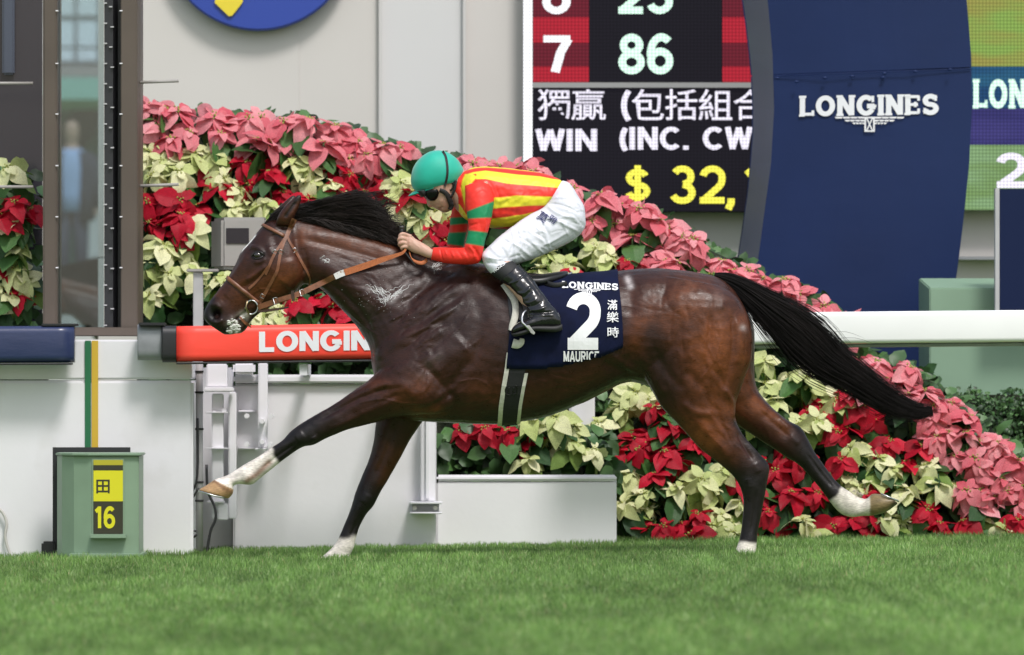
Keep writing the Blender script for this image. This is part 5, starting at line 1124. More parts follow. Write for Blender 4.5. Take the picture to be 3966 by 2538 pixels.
m_ = MB(); bx(m_, 204, 1733, 504, 2130, 1.22, 1.26); m_.build('back_board', M_blackp, gbx)
m_ = MB(); bx(m_, 160, 2098, 214, 2160, 1.15, 1.3); m_.build('black_base', M_blackp, gbx, bevel=.01)
M_yel = mat('yellow_sign', (.62, .58, .012), rough=.4); M_sgb = mat('sign_black', (.03, .028, .015), rough=.4); M_gol = mat('dull_yellow', (.40, .36, .02), rough=.4)
m_ = MB(); bx(m_, 354, 1776, 482, 2074, .742, .752); m_.build('recess', M_gb, gbx, bevel=.003)
for nm, y0, y1, mt in (('plate', 1782, 1802, M_gol), ('plate', 1803, 1822, M_sgb), ('plate', 1823, 1942, M_yel), ('plate', 1943, 2068, M_sgb)):
    m_ = MB(); bx(m_, 362, y0, 476, y1, .736, .741); m_.build(nm, mt, gbx)
m_ = MB(); bx(m_, 348, 2070, 488, 2086, .70, .752); m_.build('ledge', M_gb, gbx, bevel=.003)
cjk('character', '田', M_sgb, gbx, place_at(.736), 373, 1858, 425, 1911, off=.001, bold=.02)
put_text('number', '16', M_yel, gbx, place_at(.736), 364, 1962, 446, 2046, wt=.19, res=400, off0=.001)
# ---- camera box on its post
M_gr = mat('grey_housing', (.30, .285, .27), rough=.5, noise=(6, .06))
cb = empty('camera_housing', at(800, 1255, 2.0), 'grey metal camera housing with a dark window on a post behind the horse\'s nose', 'camera housing')
hull(MB(), [(858,0),(1034,0),(1034,.4),(806,.4)], 842, 1042, 1.95).build('body', M_gr, cb, bevel=.015)
m_ = MB(); bx(m_, 876, 884, 964, 944, 1.944, 1.952); m_.build('window', mat('dark_glass', (.02, .018, .025), rough=.1), cb)
m_ = MB(); bx(m_, 722, 1042, 846, 1053, 1.98, 2.1); m_.build('bracket', M_gr, cb, bevel=.003)
m_ = MB(); bx(m_, 748, 1053, 786, 1440, 2.0, 2.05); m_.build('post', mat('galvanised', (.38, .38, .38), rough=.45, noise=(8, .1)), cb, bevel=.004)

# ---- winning post with its tall glass
M_brown = mat('brown_metal', (.085, .065, .052), rough=.45, noise=(2, .15)); M_dkm = mat('dark_metal', (.02, .02, .024), rough=.4); M_dkpan = mat('tinted_panel', (.035, .032, .04), rough=.15, spec=.5)
wp = empty('winning_post', at(330, 1290, 2.0), 'tall brown metal winning post frame with a narrow glass panel and studded edge', 'winning post')
hull(MB(), [(166,0),(222,0),(222,.4),(166,.4)], -60, 1300, 1.9).build('upright', M_brown, wp, bevel=.008)
hull(MB(), [(468,0),(532,0),(541,.10),(541,.4),(468,.4)], -60, 1300, 1.9).build('upright', M_brown, wp, bevel=.004)
hull(MB(), [(402,.05),(436,.05),(452,.13),(466,.13),(466,.4),(402,.4)], -60, 1268, 1.9).build('channel', M_dkm, wp)
m_ = MB(); bx(m_, 166, 1268, 540, 1302, 1.88, 2.3); m_.build('sill', M_brown, wp, bevel=.004)
for i, y in enumerate(range(10, 1260, 78)):
    for x in (407, 434 if i % 2 else 428):
        m_ = MB(); bx(m_, x-6, y+(14 if x > 420 else 0), x+7, y+5+(14 if x > 420 else 0), 1.935, 1.955); m_.build('stud', M_conc, wp)
for y in (40, 244, 440, 640, 838, 1035):
    for x in (220, 468):
        m_ = MB(); bx(m_, x-5, y, x+6, y+4, 1.894, 1.9); m_.build('stud', M_white2, wp)
gm = bpy.data.materials.new('clear_glass'); gm.use_nodes = True; gn = gm.node_tree.nodes; gl_ = gm.node_tree.links; gn.clear()
go = gn.new('ShaderNodeOutputMaterial'); gt = gn.new('ShaderNodeBsdfTransparent'); gt.inputs[0].default_value = (.62, .70, .72, 1); gg_ = gn.new('ShaderNodeBsdfGlossy'); gg_.inputs['Roughness'].default_value = .06; gg_.inputs[0].default_value = (.8, .85, .9, 1)
gx_ = gn.new('ShaderNodeMixShader'); gx_.inputs[0].default_value = .12; gl_.new(gt.outputs[0], gx_.inputs[1]); gl_.new(gg_.outputs[0], gx_.inputs[2]); gl_.new(gx_.outputs[0], go.inputs[0])
m_ = MB(); bx(m_, 223, -60, 402, 1268, 2.02, 2.03); m_.build('glass', gm, wp)
m_ = MB(); bx(m_, -400, -60, 164, 1245, 2.9, 2.95); m_.build('tinted_panel', M_dkpan, wp)
m_ = MB(); bx(m_, 8, -60, 56, 290, 2.86, 2.898); m_.build('panel_frame', mat('slate_frame', (.06, .07, .10), rough=.3), wp, bevel=.01)
for (x0, x1, y) in ((-200, 128, 323), (528, 692, 317), (-200, 128, 724), (528, 692, 718)):
    m_ = MB(); m_.tube([at(x0, y+(3 if x0 > 0 else 0), 2.0), at(x1, y-(3 if x0 > 0 else 0), 2.0)], .0075, 10); m_.build('pin', M_gr, wp, smooth=True)

# ---- building behind, with its screens and round sign
M_beige = mat('beige_cladding', (.56, .535, .51), rough=.65, noise=(.8, .04), bump=(3, .1, (1, 1, .2), .01)); M_pale = mat('pale_cladding', (.58, .575, .575), rough=.5, noise=(1, .03))
bd = empty('grandstand_wing', at(1500, 1900, 7.0), 'pale beige clad building wall behind the flower bank', 'building')
xs_p = [380, 1159, 1476, 1802, 2026, 2960, 3300, 3700, 4600]
for i in range(len(xs_p)-1):
    for (y0, y1) in ((-700, 995), (1003, 1900)):
        m_ = MB(); bx(m_, xs_p[i]+.2, y0, xs_p[i+1]-.2, y1, 7.0+(.006 if i % 2 else 0), 7.2); m_.build('wall_panel', M_beige if i not in (2,) else M_pale, bd)
m_ = MB(); bx(m_, 420, -700, 4600, 1900, 7.22, 7.9); m_.build('backing', M_beige, bd)
m_ = MB(); bx(m_, 3700, 994, 4600, 1006, 6.9, 7.0); m_.build('ledge', M_greyp, bd)
for x in (1476, 1802):
    m_ = MB(); bx(m_, x-9, -700, x+2, 996, 6.96, 6.998); m_.build('joint_strip', mat('joint_strip', (.535, .52, .51), rough=.6), bd)
sg = empty('round_sign', at(1000, -253, 6.85), 'round blue sign with a yellow emblem high on the beige wall', 'sign')
c = at(1000, -253, 6.9); R_ = 373*(46.8/40)/PM
m_ = MB(); m_.prism([(c.x+R_*math.cos(2*math.pi*k/72), c.z+R_*math.sin(2*math.pi*k/72)) for k in range(72)], 6.9, 6.985); m_.build('disc', mat('royal_blue', (.022, .055, .32), rough=.4), sg, bevel=.01)
P = [(829,8),(884,61),(897,59),(937,8),(952,-60),(870,-150),(845,-60)]; m_ = MB(); m_.prism([(at(x, y, 6.8).x, at(x, y, 6.8).z) for x, y in P], 6.885, 6.899); m_.build('emblem', mat('emblem_yellow', (.72, .58, .04), rough=.4), sg)
# LED screens
def led(name, col, st=1.0, sc=52, dark=.5):
    m = bpy.data.materials.new(name); m.use_nodes = True; N = m.node_tree.nodes; L = m.node_tree.links; b = N['Principled BSDF']; b.inputs['Base Color'].default_value = (.004, .004, .005, 1); b.inputs['Specular IOR Level'].default_value = .05; b.inputs['Roughness'].default_value = .6
    tc = N.new('ShaderNodeTexCoord'); mp = N.new('ShaderNodeMapping'); mp.inputs['Scale'].default_value = (sc, 0, sc); L.new(tc.outputs['Object'], mp.inputs[0])
    v = N.new('ShaderNodeTexVoronoi'); v.inputs['Randomness'].default_value = 0; v.inputs['Scale'].default_value = 1; L.new(mp.outputs[0], v.inputs['Vector'])
    r = N.new('ShaderNodeMapRange'); r.inputs[1].default_value = .15; r.inputs[2].default_value = .6; r.inputs[3].default_value = 1; r.inputs[4].default_value = dark; L.new(v.outputs['Distance'], r.inputs[0])
    mu = N.new('ShaderNodeMath'); mu.operation = 'MULTIPLY'; mu.inputs[1].default_value = st; L.new(r.outputs[0], mu.inputs[0]); L.new(mu.outputs[0], b.inputs['Emission Strength']); b.inputs['Emission Color'].default_value = (*col, 1); return m
s1 = empty('results_screen', at(2480, 820, 6.6), 'dark led results screen showing horse numbers and the win dividend', 'screen')
YS = 6.86
m_ = MB(); bx(m_, 2030, -400, 3060, 822, YS, YS+.13); m_.build('cabinet', mat('led_black', (.014, .009, .011), rough=.9, spec=.1), s1)
L_d = led('led_dark', (.009, .008, .012), 1); L_w = led('led_white', (.95, .96, 1.0), 1.0); L_g = led('led_green_white', (.70, 1.0, .82), 1.0); L_p = led('led_mauve_white', (.86, .82, .95), .95); L_y = led('led_yellow', (.95, .88, .10), .95)
L_r1 = led('led_dark_red', (.12, .012, .022), 1); L_r2 = led('led_red', (.36, .016, .03), 1)
def pane(nm, x0, y0, x1, y1, m, par=s1, Y=YS-.006): q = MB(); bx(q, x0, y0, x1, y1, Y, Y+.005); return q.build(nm, m, par)
pane('edge_strip', 2027, -400, 2062, 646, L_w)
pane('field', 2282, -400, 2797, 319, L_d); pane('field', 2063, 341, 2960, 820, L_d); pane('divider', 2063, 320, 2960, 340, mat('screen_divider', (.3, .3, .3), rough=.5), Y=YS-.02)
for (x0, x1) in ((2063, 2281), (2798, 2960)):
    for (y0, y1, m) in ((-400, 66, L_r1), (67, 166, L_r2), (167, 257, L_r1), (258, 319, L_r2)): pane('cell', x0, y0, x1, y1, m)
PS = place_at(YS-.009)
put_text('digit', '6', L_w, s1, PS, 2100, -92, 2210, 53, wt=.19, res=400); put_text('digit', '25', L_g, s1, PS, 2392, -92, 2610, 53, wt=.19, res=400)
put_text('digit', '7', L_w, s1, PS, 2099, 138, 2212, 280, wt=.19, res=400); put_text('digit', '86', L_g, s1, PS, 2395, 132, 2608, 286, wt=.19, res=400)
for ch, x0, x1 in (('獨', 2082, 2208), ('贏', 2212, 2346), ('包', 2447, 2571), ('括', 2576, 2701), ('組', 2706, 2836), ('合', 2841, 2965)): cjk('character', ch, L_p, s1, PS, x0, 346, x1, 466, off=.002, bold=.006, res=2)
put_text('letter', '(', L_p, s1, PS, 2399, 345, 2446, 462, wt=.15, res=400)
put_text('letter', 'WIN', L_p, s1, PS, 2077, 500, 2316, 586, wt=.2, res=400); put_text('letter', '(INC. CW', L_p, s1, PS, 2397, 492, 2914, 580, wt=.2, res=400)
put_text('digit', '$', L_y, s1, PS, 2416, 645, 2526, 784, wt=.16, res=400); put_text('digit', '32', L_y, s1, PS, 2592, 641, 2812, 790, wt=.17, res=400); put_text('letter', ',', L_y, s1, PS, 2812, 641, 2854, 790, wt=.17, res=400); put_text('digit', '1', L_y, s1, PS, 2876, 641, 2950, 790, wt=.17, res=400)
s2 = empty('picture_screen', at(3850, 815, 6.6), 'led picture screen at the right edge showing turf and a navy logo band', 'screen')
m_ = MB(); bx(m_, 3640, -400, 4600, 815, YS, YS+.13); m_.build('cabinet', mat('led_black2', (.014, .014, .016), rough=.5), s2)
def ledpic(name, a, b, sc, st=1):
    m = led(name, a, st); N = m.node_tree.nodes; L = m.node_tree.links; t = N.new('ShaderNodeTexNoise'); t.inputs['Scale'].default_value = sc; tc = N.new('ShaderNodeTexCoord'); mp = N.new('ShaderNodeMapping'); mp.inputs['Scale'].default_value = (1, 1, 4)
    L.new(tc.outputs['Object'], mp.inputs[0]); L.new(mp.outputs[0], t.inputs['Vector']); r = N.new('ShaderNodeValToRGB'); r.color_ramp.elements[0].color = (*a, 1); r.color_ramp.elements[1].color = (*b, 1); r.color_ramp.elements[0].position = .38; r.color_ramp.elements[1].position = .62
    L.new(t.outputs[0], r.inputs[0]); L.new(r.outputs[0], N['Principled BSDF'].inputs['Emission Color']); return m
pane('picture', 3640, -400, 4600, 258, ledpic('led_turf', (.26, .24, .06), (.20, .32, .07), 2.2), s2); pane('band', 3640, 259, 4600, 420, ledpic('led_navy', (.012, .05, .13), (.02, .09, .17), 2), s2)
pane('band', 3640, 421, 4600, 561, ledpic('led_purple', (.03, .028, .12), (.045, .04, .16), 2), s2); pane('picture', 3640, 562, 4600, 814, ledpic('led_grass', (.15, .25, .09), (.19, .31, .15), 3), s2)
put_text('letter', 'LONGINES', L_g, s2, PS, 3773, 310, 4290, 418, wt=.24, serif=True, thin=.12, res=400); put_text('digit', '2', L_p, s2, PS, 3857, 592, 3975, 728, wt=.19, res=400)

# ---- the navy finishing-line pillar
M_pil = mat('navy_pillar_vinyl', (.009, .021, .078), rough=.5, spec=.2, noise=(2, .08), bump=(2.5, .3, (1, 1, 2), .01)); M_pil2 = mat('slate_pillar_side', (.055, .07, .13), rough=.5, noise=(3, .05))
pr = empty('finish_pillar', at(3350, 1500, 4.9), 'huge navy blue curved pillar with white winged logo lettering behind the rail', 'pillar')
yv = [-300, -150, 0, 100, 211, 290, 422, 530, 633, 740, 887, 1013, 1150, 1300, 1600, 2140]
xl = np.interp(yv, [-300,0,169,338,507,718,954,1150,2140], [2840,2878,2901,2916,2918,2901,2867,2835,2700]); xf = np.interp(yv, [-300,0,211,422,633,887,1013,1150,2140], [2945,2973,2992,2998,2986,2952,2935,2910,2760]); xr = np.interp(yv, [-300,0,211,422,633,844,1072,1300,2140], [3710,3744,3761,3764,3754,3733,3705,3670,3560])
def sheet(mb, cols):
    """cols: list of rows of 3-D points"""
    n = len(cols[0]); V = [p for r in cols for p in r]; mb.add(V, [(i*n+j, i*n+j+1, (i+1)*n+j+1, (i+1)*n+j) for i in range(len(cols)-1) for j in range(n-1)]); return mb
k_s = 5
for (i0, i1) in ((0, k_s), (k_s, len(yv)-1)):
    m_ = MB(); rows = []
    for i in range(i0, i1+1):
        y = yv[i]-(2 if i == k_s and i1 == k_s else 0)+(2 if i == k_s and i0 == k_s else 0); r = []
        for u in np.linspace(0, 1, 9): p = at(xf[i]+(xr[i]-xf[i])*u, y-(xf[i]+(xr[i]-xf[i])*u-2990)*.036*(1 if i == k_s else 0), 4.8-.03*math.sin(math.pi*u)); r.append(p)
        p = at(xr[i], r[-1].z*0+y-(xr[i]-2990)*.036*(1 if i == k_s else 0), 4.8); r.append(Vector((p.x+.01, 5.7, p.z))); r.append(Vector((at(xl[i], y, 5.5).x, 5.7, at(xl[i], y, 5.5).z))); r.insert(0, Vector((r[0].x, 4.802, r[0].z)))
        rows.append(r)
    sheet(m_, rows); m_.build('front_panel', M_pil, pr, smooth=False)
m_ = MB(); sheet(m_, [[at(xl[i], yv[i], 5.5), at(xf[i], yv[i], 4.803)] for i in range(len(yv))]); m_.build('side_panel', M_pil2, pr)
for x, y in ((3010,303),(3085,318),(3195,305),(3425,290),(3545,284),(3680,278),(3420,306),(3300,300)):
    m_ = MB(); c = at(x, y-(x-2990)*.012, 4.745); ball(m_, c, .010, n=5, sq=(1.3, .5, .7)); m_.build('bolt', M_pil, pr, smooth=True)
m_ = MB(); m_.tube([at(2996, 294, 4.79), at(3200, 287, 4.75), at(3500, 276, 4.75), at(3760, 267, 4.79)], .0025, 6); m_.build('seam', M_pil, pr)
PP = lambda xs, ys, off: at(xs, ys, 4.8-.03*math.sin(math.pi*(xs-2975)/780)-.006-off)
put_text('letter', 'LONGINES', mat('white_letter', (.74, .75, .78), rough=.4), pr, PP, 3100, 374, 3640, 450, wt=.24, serif=True, thin=.12, res=60, slant=-.014)
wings('emblem', M_print, pr, PP, 3368, 453, 270, 58, .002)
# ---- green plinth, navy board, hedge
gp = empty('plinth', at(3760, 1520, 4.2), 'sage green metal cabinet with sloping top edges behind the white rail', 'cabinet')
M_gp = mat('pale_green_metal', (.21, .32, .225), rough=.5, noise=(3, .05), bump=(8, .15, (1, 1, 1), .005))
V = []; 
def fr(x0, y0, x1, y1, Y): return [at(x0, y1, Y), at(x1, y1, Y), at(x1, y0, Y), at(x0, y0, Y)]
a = fr(3600, 1116, 4500, 2140, 4.0); b = fr(3558, 1078, 4520, 2140, 4.45); m_ = MB(); m_.add(a+b, [(0,1,2,3),(0,3,7,4),(3,2,6,7),(1,5,6,2),(4,7,6,5)]); m_.build('body', M_gp, gp, bevel=.006)
nbd = empty('navy_board', at(3900, 1200, 3.8), 'navy board with a pale edge standing at the right margin', 'board')
m_ = MB(); bx(m_, 3872, 732, 4300, 1215, 3.8, 3.88); m_.build('face', mat('navy_board', (.006, .013, .050), rough=.6, spec=.15), nbd)
m_ = MB(); bx(m_, 3855, 730, 3871, 1215, 3.79, 3.9); m_.build('edge', M_conc, nbd)
m_ = MB(); bx(m_, 3900, 1135, 4250, 1165, 3.885, 4.02); m_.build('bracket', M_gr, nbd)
# reflections in the glass, built as solid things behind it
M_far1 = mat('far_facade', (.62, .68, .74), rough=.5); M_far2 = mat('far_window', (.30, .38, .46), rough=.15)
fs = empty('reflected_stand', at(300, 1700, 60), 'pale distant stand with windows and a green awning, a reflection built behind the glass panel', 'building')
m_ = MB(); bx(m_, -100, -500, 700, 255, 60, 70); m_.build('facade', M_far1, fs)
for y0, y1 in ((-200, 60), (82, 180), (190, 236)):
    for x0 in range(-60, 600, 90): m_ = MB(); bx(m_, x0, y0, x0+76, y1, 59.8, 59.98); m_.build('window', mat('far_pane', (.66, .74, .82), rough=.2) if y0 > 80 else M_far2 if x0 < 200 else M_far1, fs)
m_ = MB(); bx(m_, -100, 256, 700, 298, 59, 70); m_.build('fascia', mat('far_fascia', (.30, .25, .25), rough=.6), fs)
m_ = MB(); bx(m_, -100, 300, 700, 385, 57, 70); m_.build('awning', mat('awning_green', (.25, .50, .44), rough=.6), fs)
m_ = MB(); bx(m_, -100, 386, 700, 1700, 62, 70); m_.build('rear_wall', mat('teal_wall', (.07, .16, .16), rough=.6), fs)
m_ = MB(); p, q = at(235, 580, 61), at(375, 410, 61); d = Vector((.15, 0, -.1)); m_.add([p-d, p+d, q+d, q-d, p-d+Vector((0,.4,0)), p+d+Vector((0,.4,0)), q+d+Vector((0,.4,0)), q-d+Vector((0,.4,0))], [(0,1,2,3),(4,7,6,5),(0,4,5,1),(1,5,6,2),(2,6,7,3),(3,7,4,0)]); m_.build('beam', M_dkm, fs)
tz = at(300, 1150, 50).z
m_ = MB(); bx(m_, 60, 1110, 460, 2600, 50, 56); tb = m_.build('reflection_terrace', M_conc, None, kind='structure')  # added platform for the reflected figure, built behind the panel
m_ = MB(); bx(m_, 300, 785, 460, 1108, 52.5, 54); m_.build('reflected_block', mat('pale_concrete', (.50, .52, .52), rough=.8, noise=(1, .1)), None, label='pale concrete block behind the distant standing person, a reflection built behind the glass', cat='block')
# the reflected person in a dark jacket, built behind the glass
pm = MB(); zb = at(300, 1110, 51).z; px = at(278, 1000, 51).x
def q3(x, z, rx, ry): return [(px+x+rx*math.cos(2*math.pi*k/14), 51+ry*math.sin(2*math.pi*k/14), zb+z) for k in range(14)]
def tower(mb, secs):
    V = []; 
    for s_ in secs: V += q3(*s_)
    n = 14; mb.add(V, [(i*n+k, i*n+(k+1) % n, (i+1)*n+(k+1) % n, (i+1)*n+k) for i in range(len(secs)-1) for k in range(n)]+[tuple(range(n))[::-1], tuple((len(secs)-1)*n+k for k in range(n))]); return mb
def bodyp():
    mb = MB(); tower(mb, [(0,.86,.16,.11),(0,1.0,.15,.10),(0,1.2,.18,.11),(0,1.38,.20,.11),(0,1.46,.10,.07),(0,1.52,.055,.055),(0,1.56,.065,.07),(0,1.64,.08,.095),(0,1.72,.075,.09),(0,1.77,.03,.04)])
    for s in (-1, 1): tower(mb, [(s*.1,.0,.06,.12),(s*.1,.08,.05,.06),(s*.1,.45,.065,.07),(s*.09,.86,.085,.09)]); tower(mb, [(s*.25,.75,.03,.035),(s*.25,.84,.04,.04),(s*.24,1.1,.045,.05),(s*.2,1.38,.055,.06)])
    return mb
pme, _, _ = remesh(bodyp(), .02, smooth=2); fp2 = obj('person', pme, mat('far_skin', (.42, .28, .22), rough=.6), label='distant standing person in a dark open jacket and light blue shirt, a reflection built behind the glass', cat='person')
m_ = tower(MB(), [(0,.80,.18,.135),(0,1.0,.17,.125),(0,1.2,.19,.13),(0,1.4,.205,.125),(0,1.47,.10,.08)]); m_.build('shirt', mat('blue_shirt', (.30, .42, .68), rough=.7), fp2, smooth=True)
for s in (-1, 1):
    m_ = MB(); tower(m_, [(s*.15,.70,.10,.15),(s*.15,1.0,.09,.145),(s*.16,1.25,.09,.145),(s*.13,1.44,.09,.13)]); tower(m_, [(s*.26,.84,.05,.05),(s*.25,1.1,.055,.06),(s*.21,1.40,.065,.07)]); m_.build('jacket', mat('dark_jacket', (.03, .035, .06), rough=.8), fp2, smooth=True)
    m_ = tower(MB(), [(s*.1,.06,.065,.075),(s*.1,.45,.08,.085),(s*.09,.88,.10,.11)]); m_.build('trousers', mat('dark_trousers', (.05, .055, .09), rough=.8), fp2, smooth=True)
# the reflected bay horse, built as a copy behind the glass
def copy_tree(o, par=None):
    c = o.copy(); C.objects.link(c); c.parent = par
    for ch in list(o.children): copy_tree(ch, c)
    return c
h2 = copy_tree(horse); h2.location = (-2.50, 26, 0.0); h2['label'] = 'second bay horse with a black mane, a reflection built behind the tall glass panel'
for ch in list(h2.children):
    if ch.name.split('.')[0] in ('froth', 'lather'): bpy.data.objects.remove(ch)
# ================================================================ POINSETTIAS
def leaf_mesh(name, L, W, droop, fold, nseg=6, teeth=0.0, seed=0, curl=0.0):
    """a pointed leaf growing along +X from the origin, folded at its midrib, bending down"""
    r = random.Random(seed); V = []; F = []; ac = 4
    for i in range(nseg+1):
        t = i/nseg; w_ = W*(math.sin(math.pi*min(t*1.02, 1)**.8)**.72 if 0 < t < 1 else 0.02)*(1+r.uniform(-.08, .08))
        x = L*(t-.12*droop*t*t); z = -droop*L*t*t*.55+.02*L*math.sin(t*9+seed)
        for j in range(ac+1):
            u = j/ac*2-1; wj = w_*(1+teeth*math.sin(i*2.4+j)); V.append((x, u*wj, z+fold*abs(u)*w_*(1 if abs(u) < .6 else .8)+curl*u*u*w_*math.sin(t*3)+.006*math.sin(i*1.7+j*2.1+seed)))
    for i in range(nseg):
        for j in range(ac): F.append((i*(ac+1)+j, i*(ac+1)+j+1, (i+1)*(ac+1)+j+1, (i+1)*(ac+1)+j))
    return mesh_of(V, F, name)
def petal_mat(name, c1, c2, rough=.5, trans=.25, vein=None):
    m = bpy.data.materials.new(name); m.use_nodes = True; N = m.node_tree.nodes; L = m.node_tree.links; b = N['Principled BSDF']; b.inputs['Roughness'].default_value = rough; b.inputs['Specular IOR Level'].default_value = .35
    oi = N.new('ShaderNodeObjectInfo'); mx = N.new('ShaderNodeMix'); mx.data_type = 'RGBA'; mx.inputs[6].default_value = (*c1, 1); mx.inputs[7].default_value = (*c2, 1); L.new(oi.outputs['Random'], mx.inputs[0])
    tc = N.new('ShaderNodeTexCoord'); sp = N.new('ShaderNodeSeparateXYZ'); L.new(tc.outputs['Object'], sp.inputs[0])
    wv = N.new('ShaderNodeTexWave'); wv.wave_type = 'BANDS'; wv.bands_direction = 'DIAGONAL'; wv.inputs['Scale'].default_value = 22; wv.inputs['Distortion'].default_value = 2.5
    ab = N.new('ShaderNodeMath'); ab.operation = 'ABSOLUTE'; L.new(sp.outputs['Y'], ab.inputs[0]); cb_ = N.new('ShaderNodeCombineXYZ'); L.new(sp.outputs['X'], cb_.inputs[0]); L.new(ab.outputs[0], cb_.inputs[1]); L.new(cb_.outputs[0], wv.inputs['Vector'])
    r = N.new('ShaderNodeMapRange'); r.inputs[3].default_value = .86; r.inputs[4].default_value = 1.1; L.new(wv.outputs['Fac'], r.inputs[0])
    ns = N.new('ShaderNodeTexNoise'); ns.inputs['Scale'].default_value = 25; L.new(tc.outputs['Object'], ns.inputs['Vector']); r2 = N.new('ShaderNodeMapRange'); r2.inputs[1].default_value = .3; r2.inputs[2].default_value = .7; r2.inputs[3].default_value = .8; r2.inputs[4].default_value = 1.15; L.new(ns.outputs[0], r2.inputs[0])
    mu = N.new('ShaderNodeMath'); mu.operation = 'MULTIPLY'; L.new(r.outputs[0], mu.inputs[0]); L.new(r2.outputs[0], mu.inputs[1]); sc = N.new('ShaderNodeVectorMath'); sc.operation = 'SCALE'; L.new(mx.outputs[2], sc.inputs[0]); L.new(mu.outputs[0], sc.inputs['Scale']); L.new(sc.outputs[0], b.inputs['Base Color'])
    if vein:
        v2 = N.new('ShaderNodeMapRange'); v2.inputs[1].default_value = .0; v2.inputs[2].default_value = .0022; v2.inputs[3].default_value = 1; v2.inputs[4].default_value = 0; L.new(ab.outputs[0], v2.inputs[0]); m2 = N.new('ShaderNodeMix'); m2.data_type = 'RGBA'; L.new(v2.outputs[0], m2.inputs[0]); L.new(sc.outputs[0], m2.inputs[6]); m2.inputs[7].default_value = (*vein, 1); L.new(m2.outputs[2], b.inputs['Base Color'])
    bp = N.new('ShaderNodeBump'); bp.inputs['Strength'].default_value = .3; bp.inputs['Distance'].default_value = .004; L.new(wv.outputs['Fac'], bp.inputs['Height']); L.new(bp.outputs[0], b.inputs['Normal'])
    t = N.new('ShaderNodeBsdfTranslucent'); L.new(sc.outputs[0], t.inputs[0]); ms = N.new('ShaderNodeMixShader'); ms.inputs[0].default_value = trans; L.new(b.outputs[0], ms.inputs[1]); L.new(t.outputs[0], ms.inputs[2]); L.new(ms.outputs[0], N['Material Output'].inputs[0]); return m
MP = {'red': petal_mat('red_bract', (.33, .003, .015), (.64, .008, .036), trans=.3, vein=(.28, .003, .015)), 'pink': petal_mat('pink_bract', (.70, .115, .155), (.88, .38, .41), trans=.34, vein=(.6, .05, .08)),
      'cream': petal_mat('cream_bract', (.50, .58, .20), (.82, .80, .50), vein=(.42, .52, .16))}
M_lf = petal_mat('poinsettia_leaf', (.020, .065, .018), (.07, .17, .04), rough=.45, trans=.15, vein=(.09, .16, .05)); M_lf2 = petal_mat('young_leaf', (.16, .26, .05), (.30, .42, .10), trans=.25)
M_cy = mat('flower_centre', (.30, .32, .06), rough=.6); M_st = mat('plant_stem', (.06, .11, .03), rough=.6)
BRM = [leaf_mesh('bract', 1, .36, d, .22, teeth=tt, seed=k, curl=cu) for k, (d, tt, cu) in enumerate([(.45,.0,-.1),(.9,.08,.1),(.6,.05,-.2),(1.25,.0,0.0),(.2,.06,.15),(.8,.05,-.15)])]
LFM = [leaf_mesh('leaf', 1, .33, d, .2, teeth=.07, seed=10+k) for k, d in enumerate((.4, .8, .6))]
CYM = MB()
for k in range(7): a = k*2.4; r = .012*math.sqrt(k); ball(CYM, (r*math.cos(a)*.7, r*math.sin(a)*.7, .002), .0042, n=4)
CYM = CYM.mesh('flower_centre', True); CYM.materials.append(M_cy)
stm = MB(); stm.tube([(0, 0, 0), (0, .0, -.10), (0, .01, -.2)], [.004, .005, .006], 6); stm = stm.mesh('stem', True); stm.materials.append(M_st)
meshes = {}
def shared(me, m):
    k = (me.name, m.name)
    if k not in meshes: c = me.copy(); c.materials.clear(); c.materials.append(m); meshes[k] = c
    return meshes[k]
def proto(colour, seed):
    """one poinsettia head: an Empty carrying its bracts, leaves, centre and stem"""
    r = random.Random(seed); e = empty('poinsettia', (0, 0, 0)); n = r.choice((6, 7, 8)); a0 = r.random()*6.28
    def piece(nm, me, m, L, az, tilt, z, roll=0):
        o = bpy.data.objects.new(nm, shared(me, m)); C.objects.link(o); o.parent = e
        o.rotation_euler = (Matrix.Rotation(az, 3, 'Z') @ Matrix.Rotation(tilt, 3, 'Y') @ Matrix.Rotation(roll, 3, 'X')).to_euler(); o.scale = (L, L*r.uniform(.85, 1.1), L); o.location = (.006*math.cos(az), .006*math.sin(az), z)
    for k in range(n): piece('bract', r.choice(BRM), MP[colour], r.uniform(.078, .125), a0+k*2*math.pi/n+r.gauss(0, .22), r.uniform(-.1, .6), -.012*r.random(), r.gauss(0, .4))
    for k in range(4): piece('bract', r.choice(BRM), MP[colour], r.uniform(.045, .075), a0+.4+k*1.57+r.gauss(0, .4), r.uniform(-.7, .3), .006, r.gauss(0, .2))
    for k in range(r.choice((5, 6))): piece('leaf', r.choice(LFM), M_lf if (colour != 'cream' or r.random() < .6) else M_lf2, r.uniform(.10, .155), a0+.3+k*1.15+r.gauss(0, .25), r.uniform(.2, .9), -.03-.035*r.random(), r.gauss(0, .25))
    c = bpy.data.objects.new('flower_centre', CYM); C.objects.link(c); c.parent = e; c.location = (0, 0, .006)
    s = bpy.data.objects.new('stem', stm); C.objects.link(s); s.parent = e; return e
PROT = {c: [proto(c, 31*i+j) for j in range(7)] for i, c in enumerate(('red', 'pink', 'cream'))}
used = {}
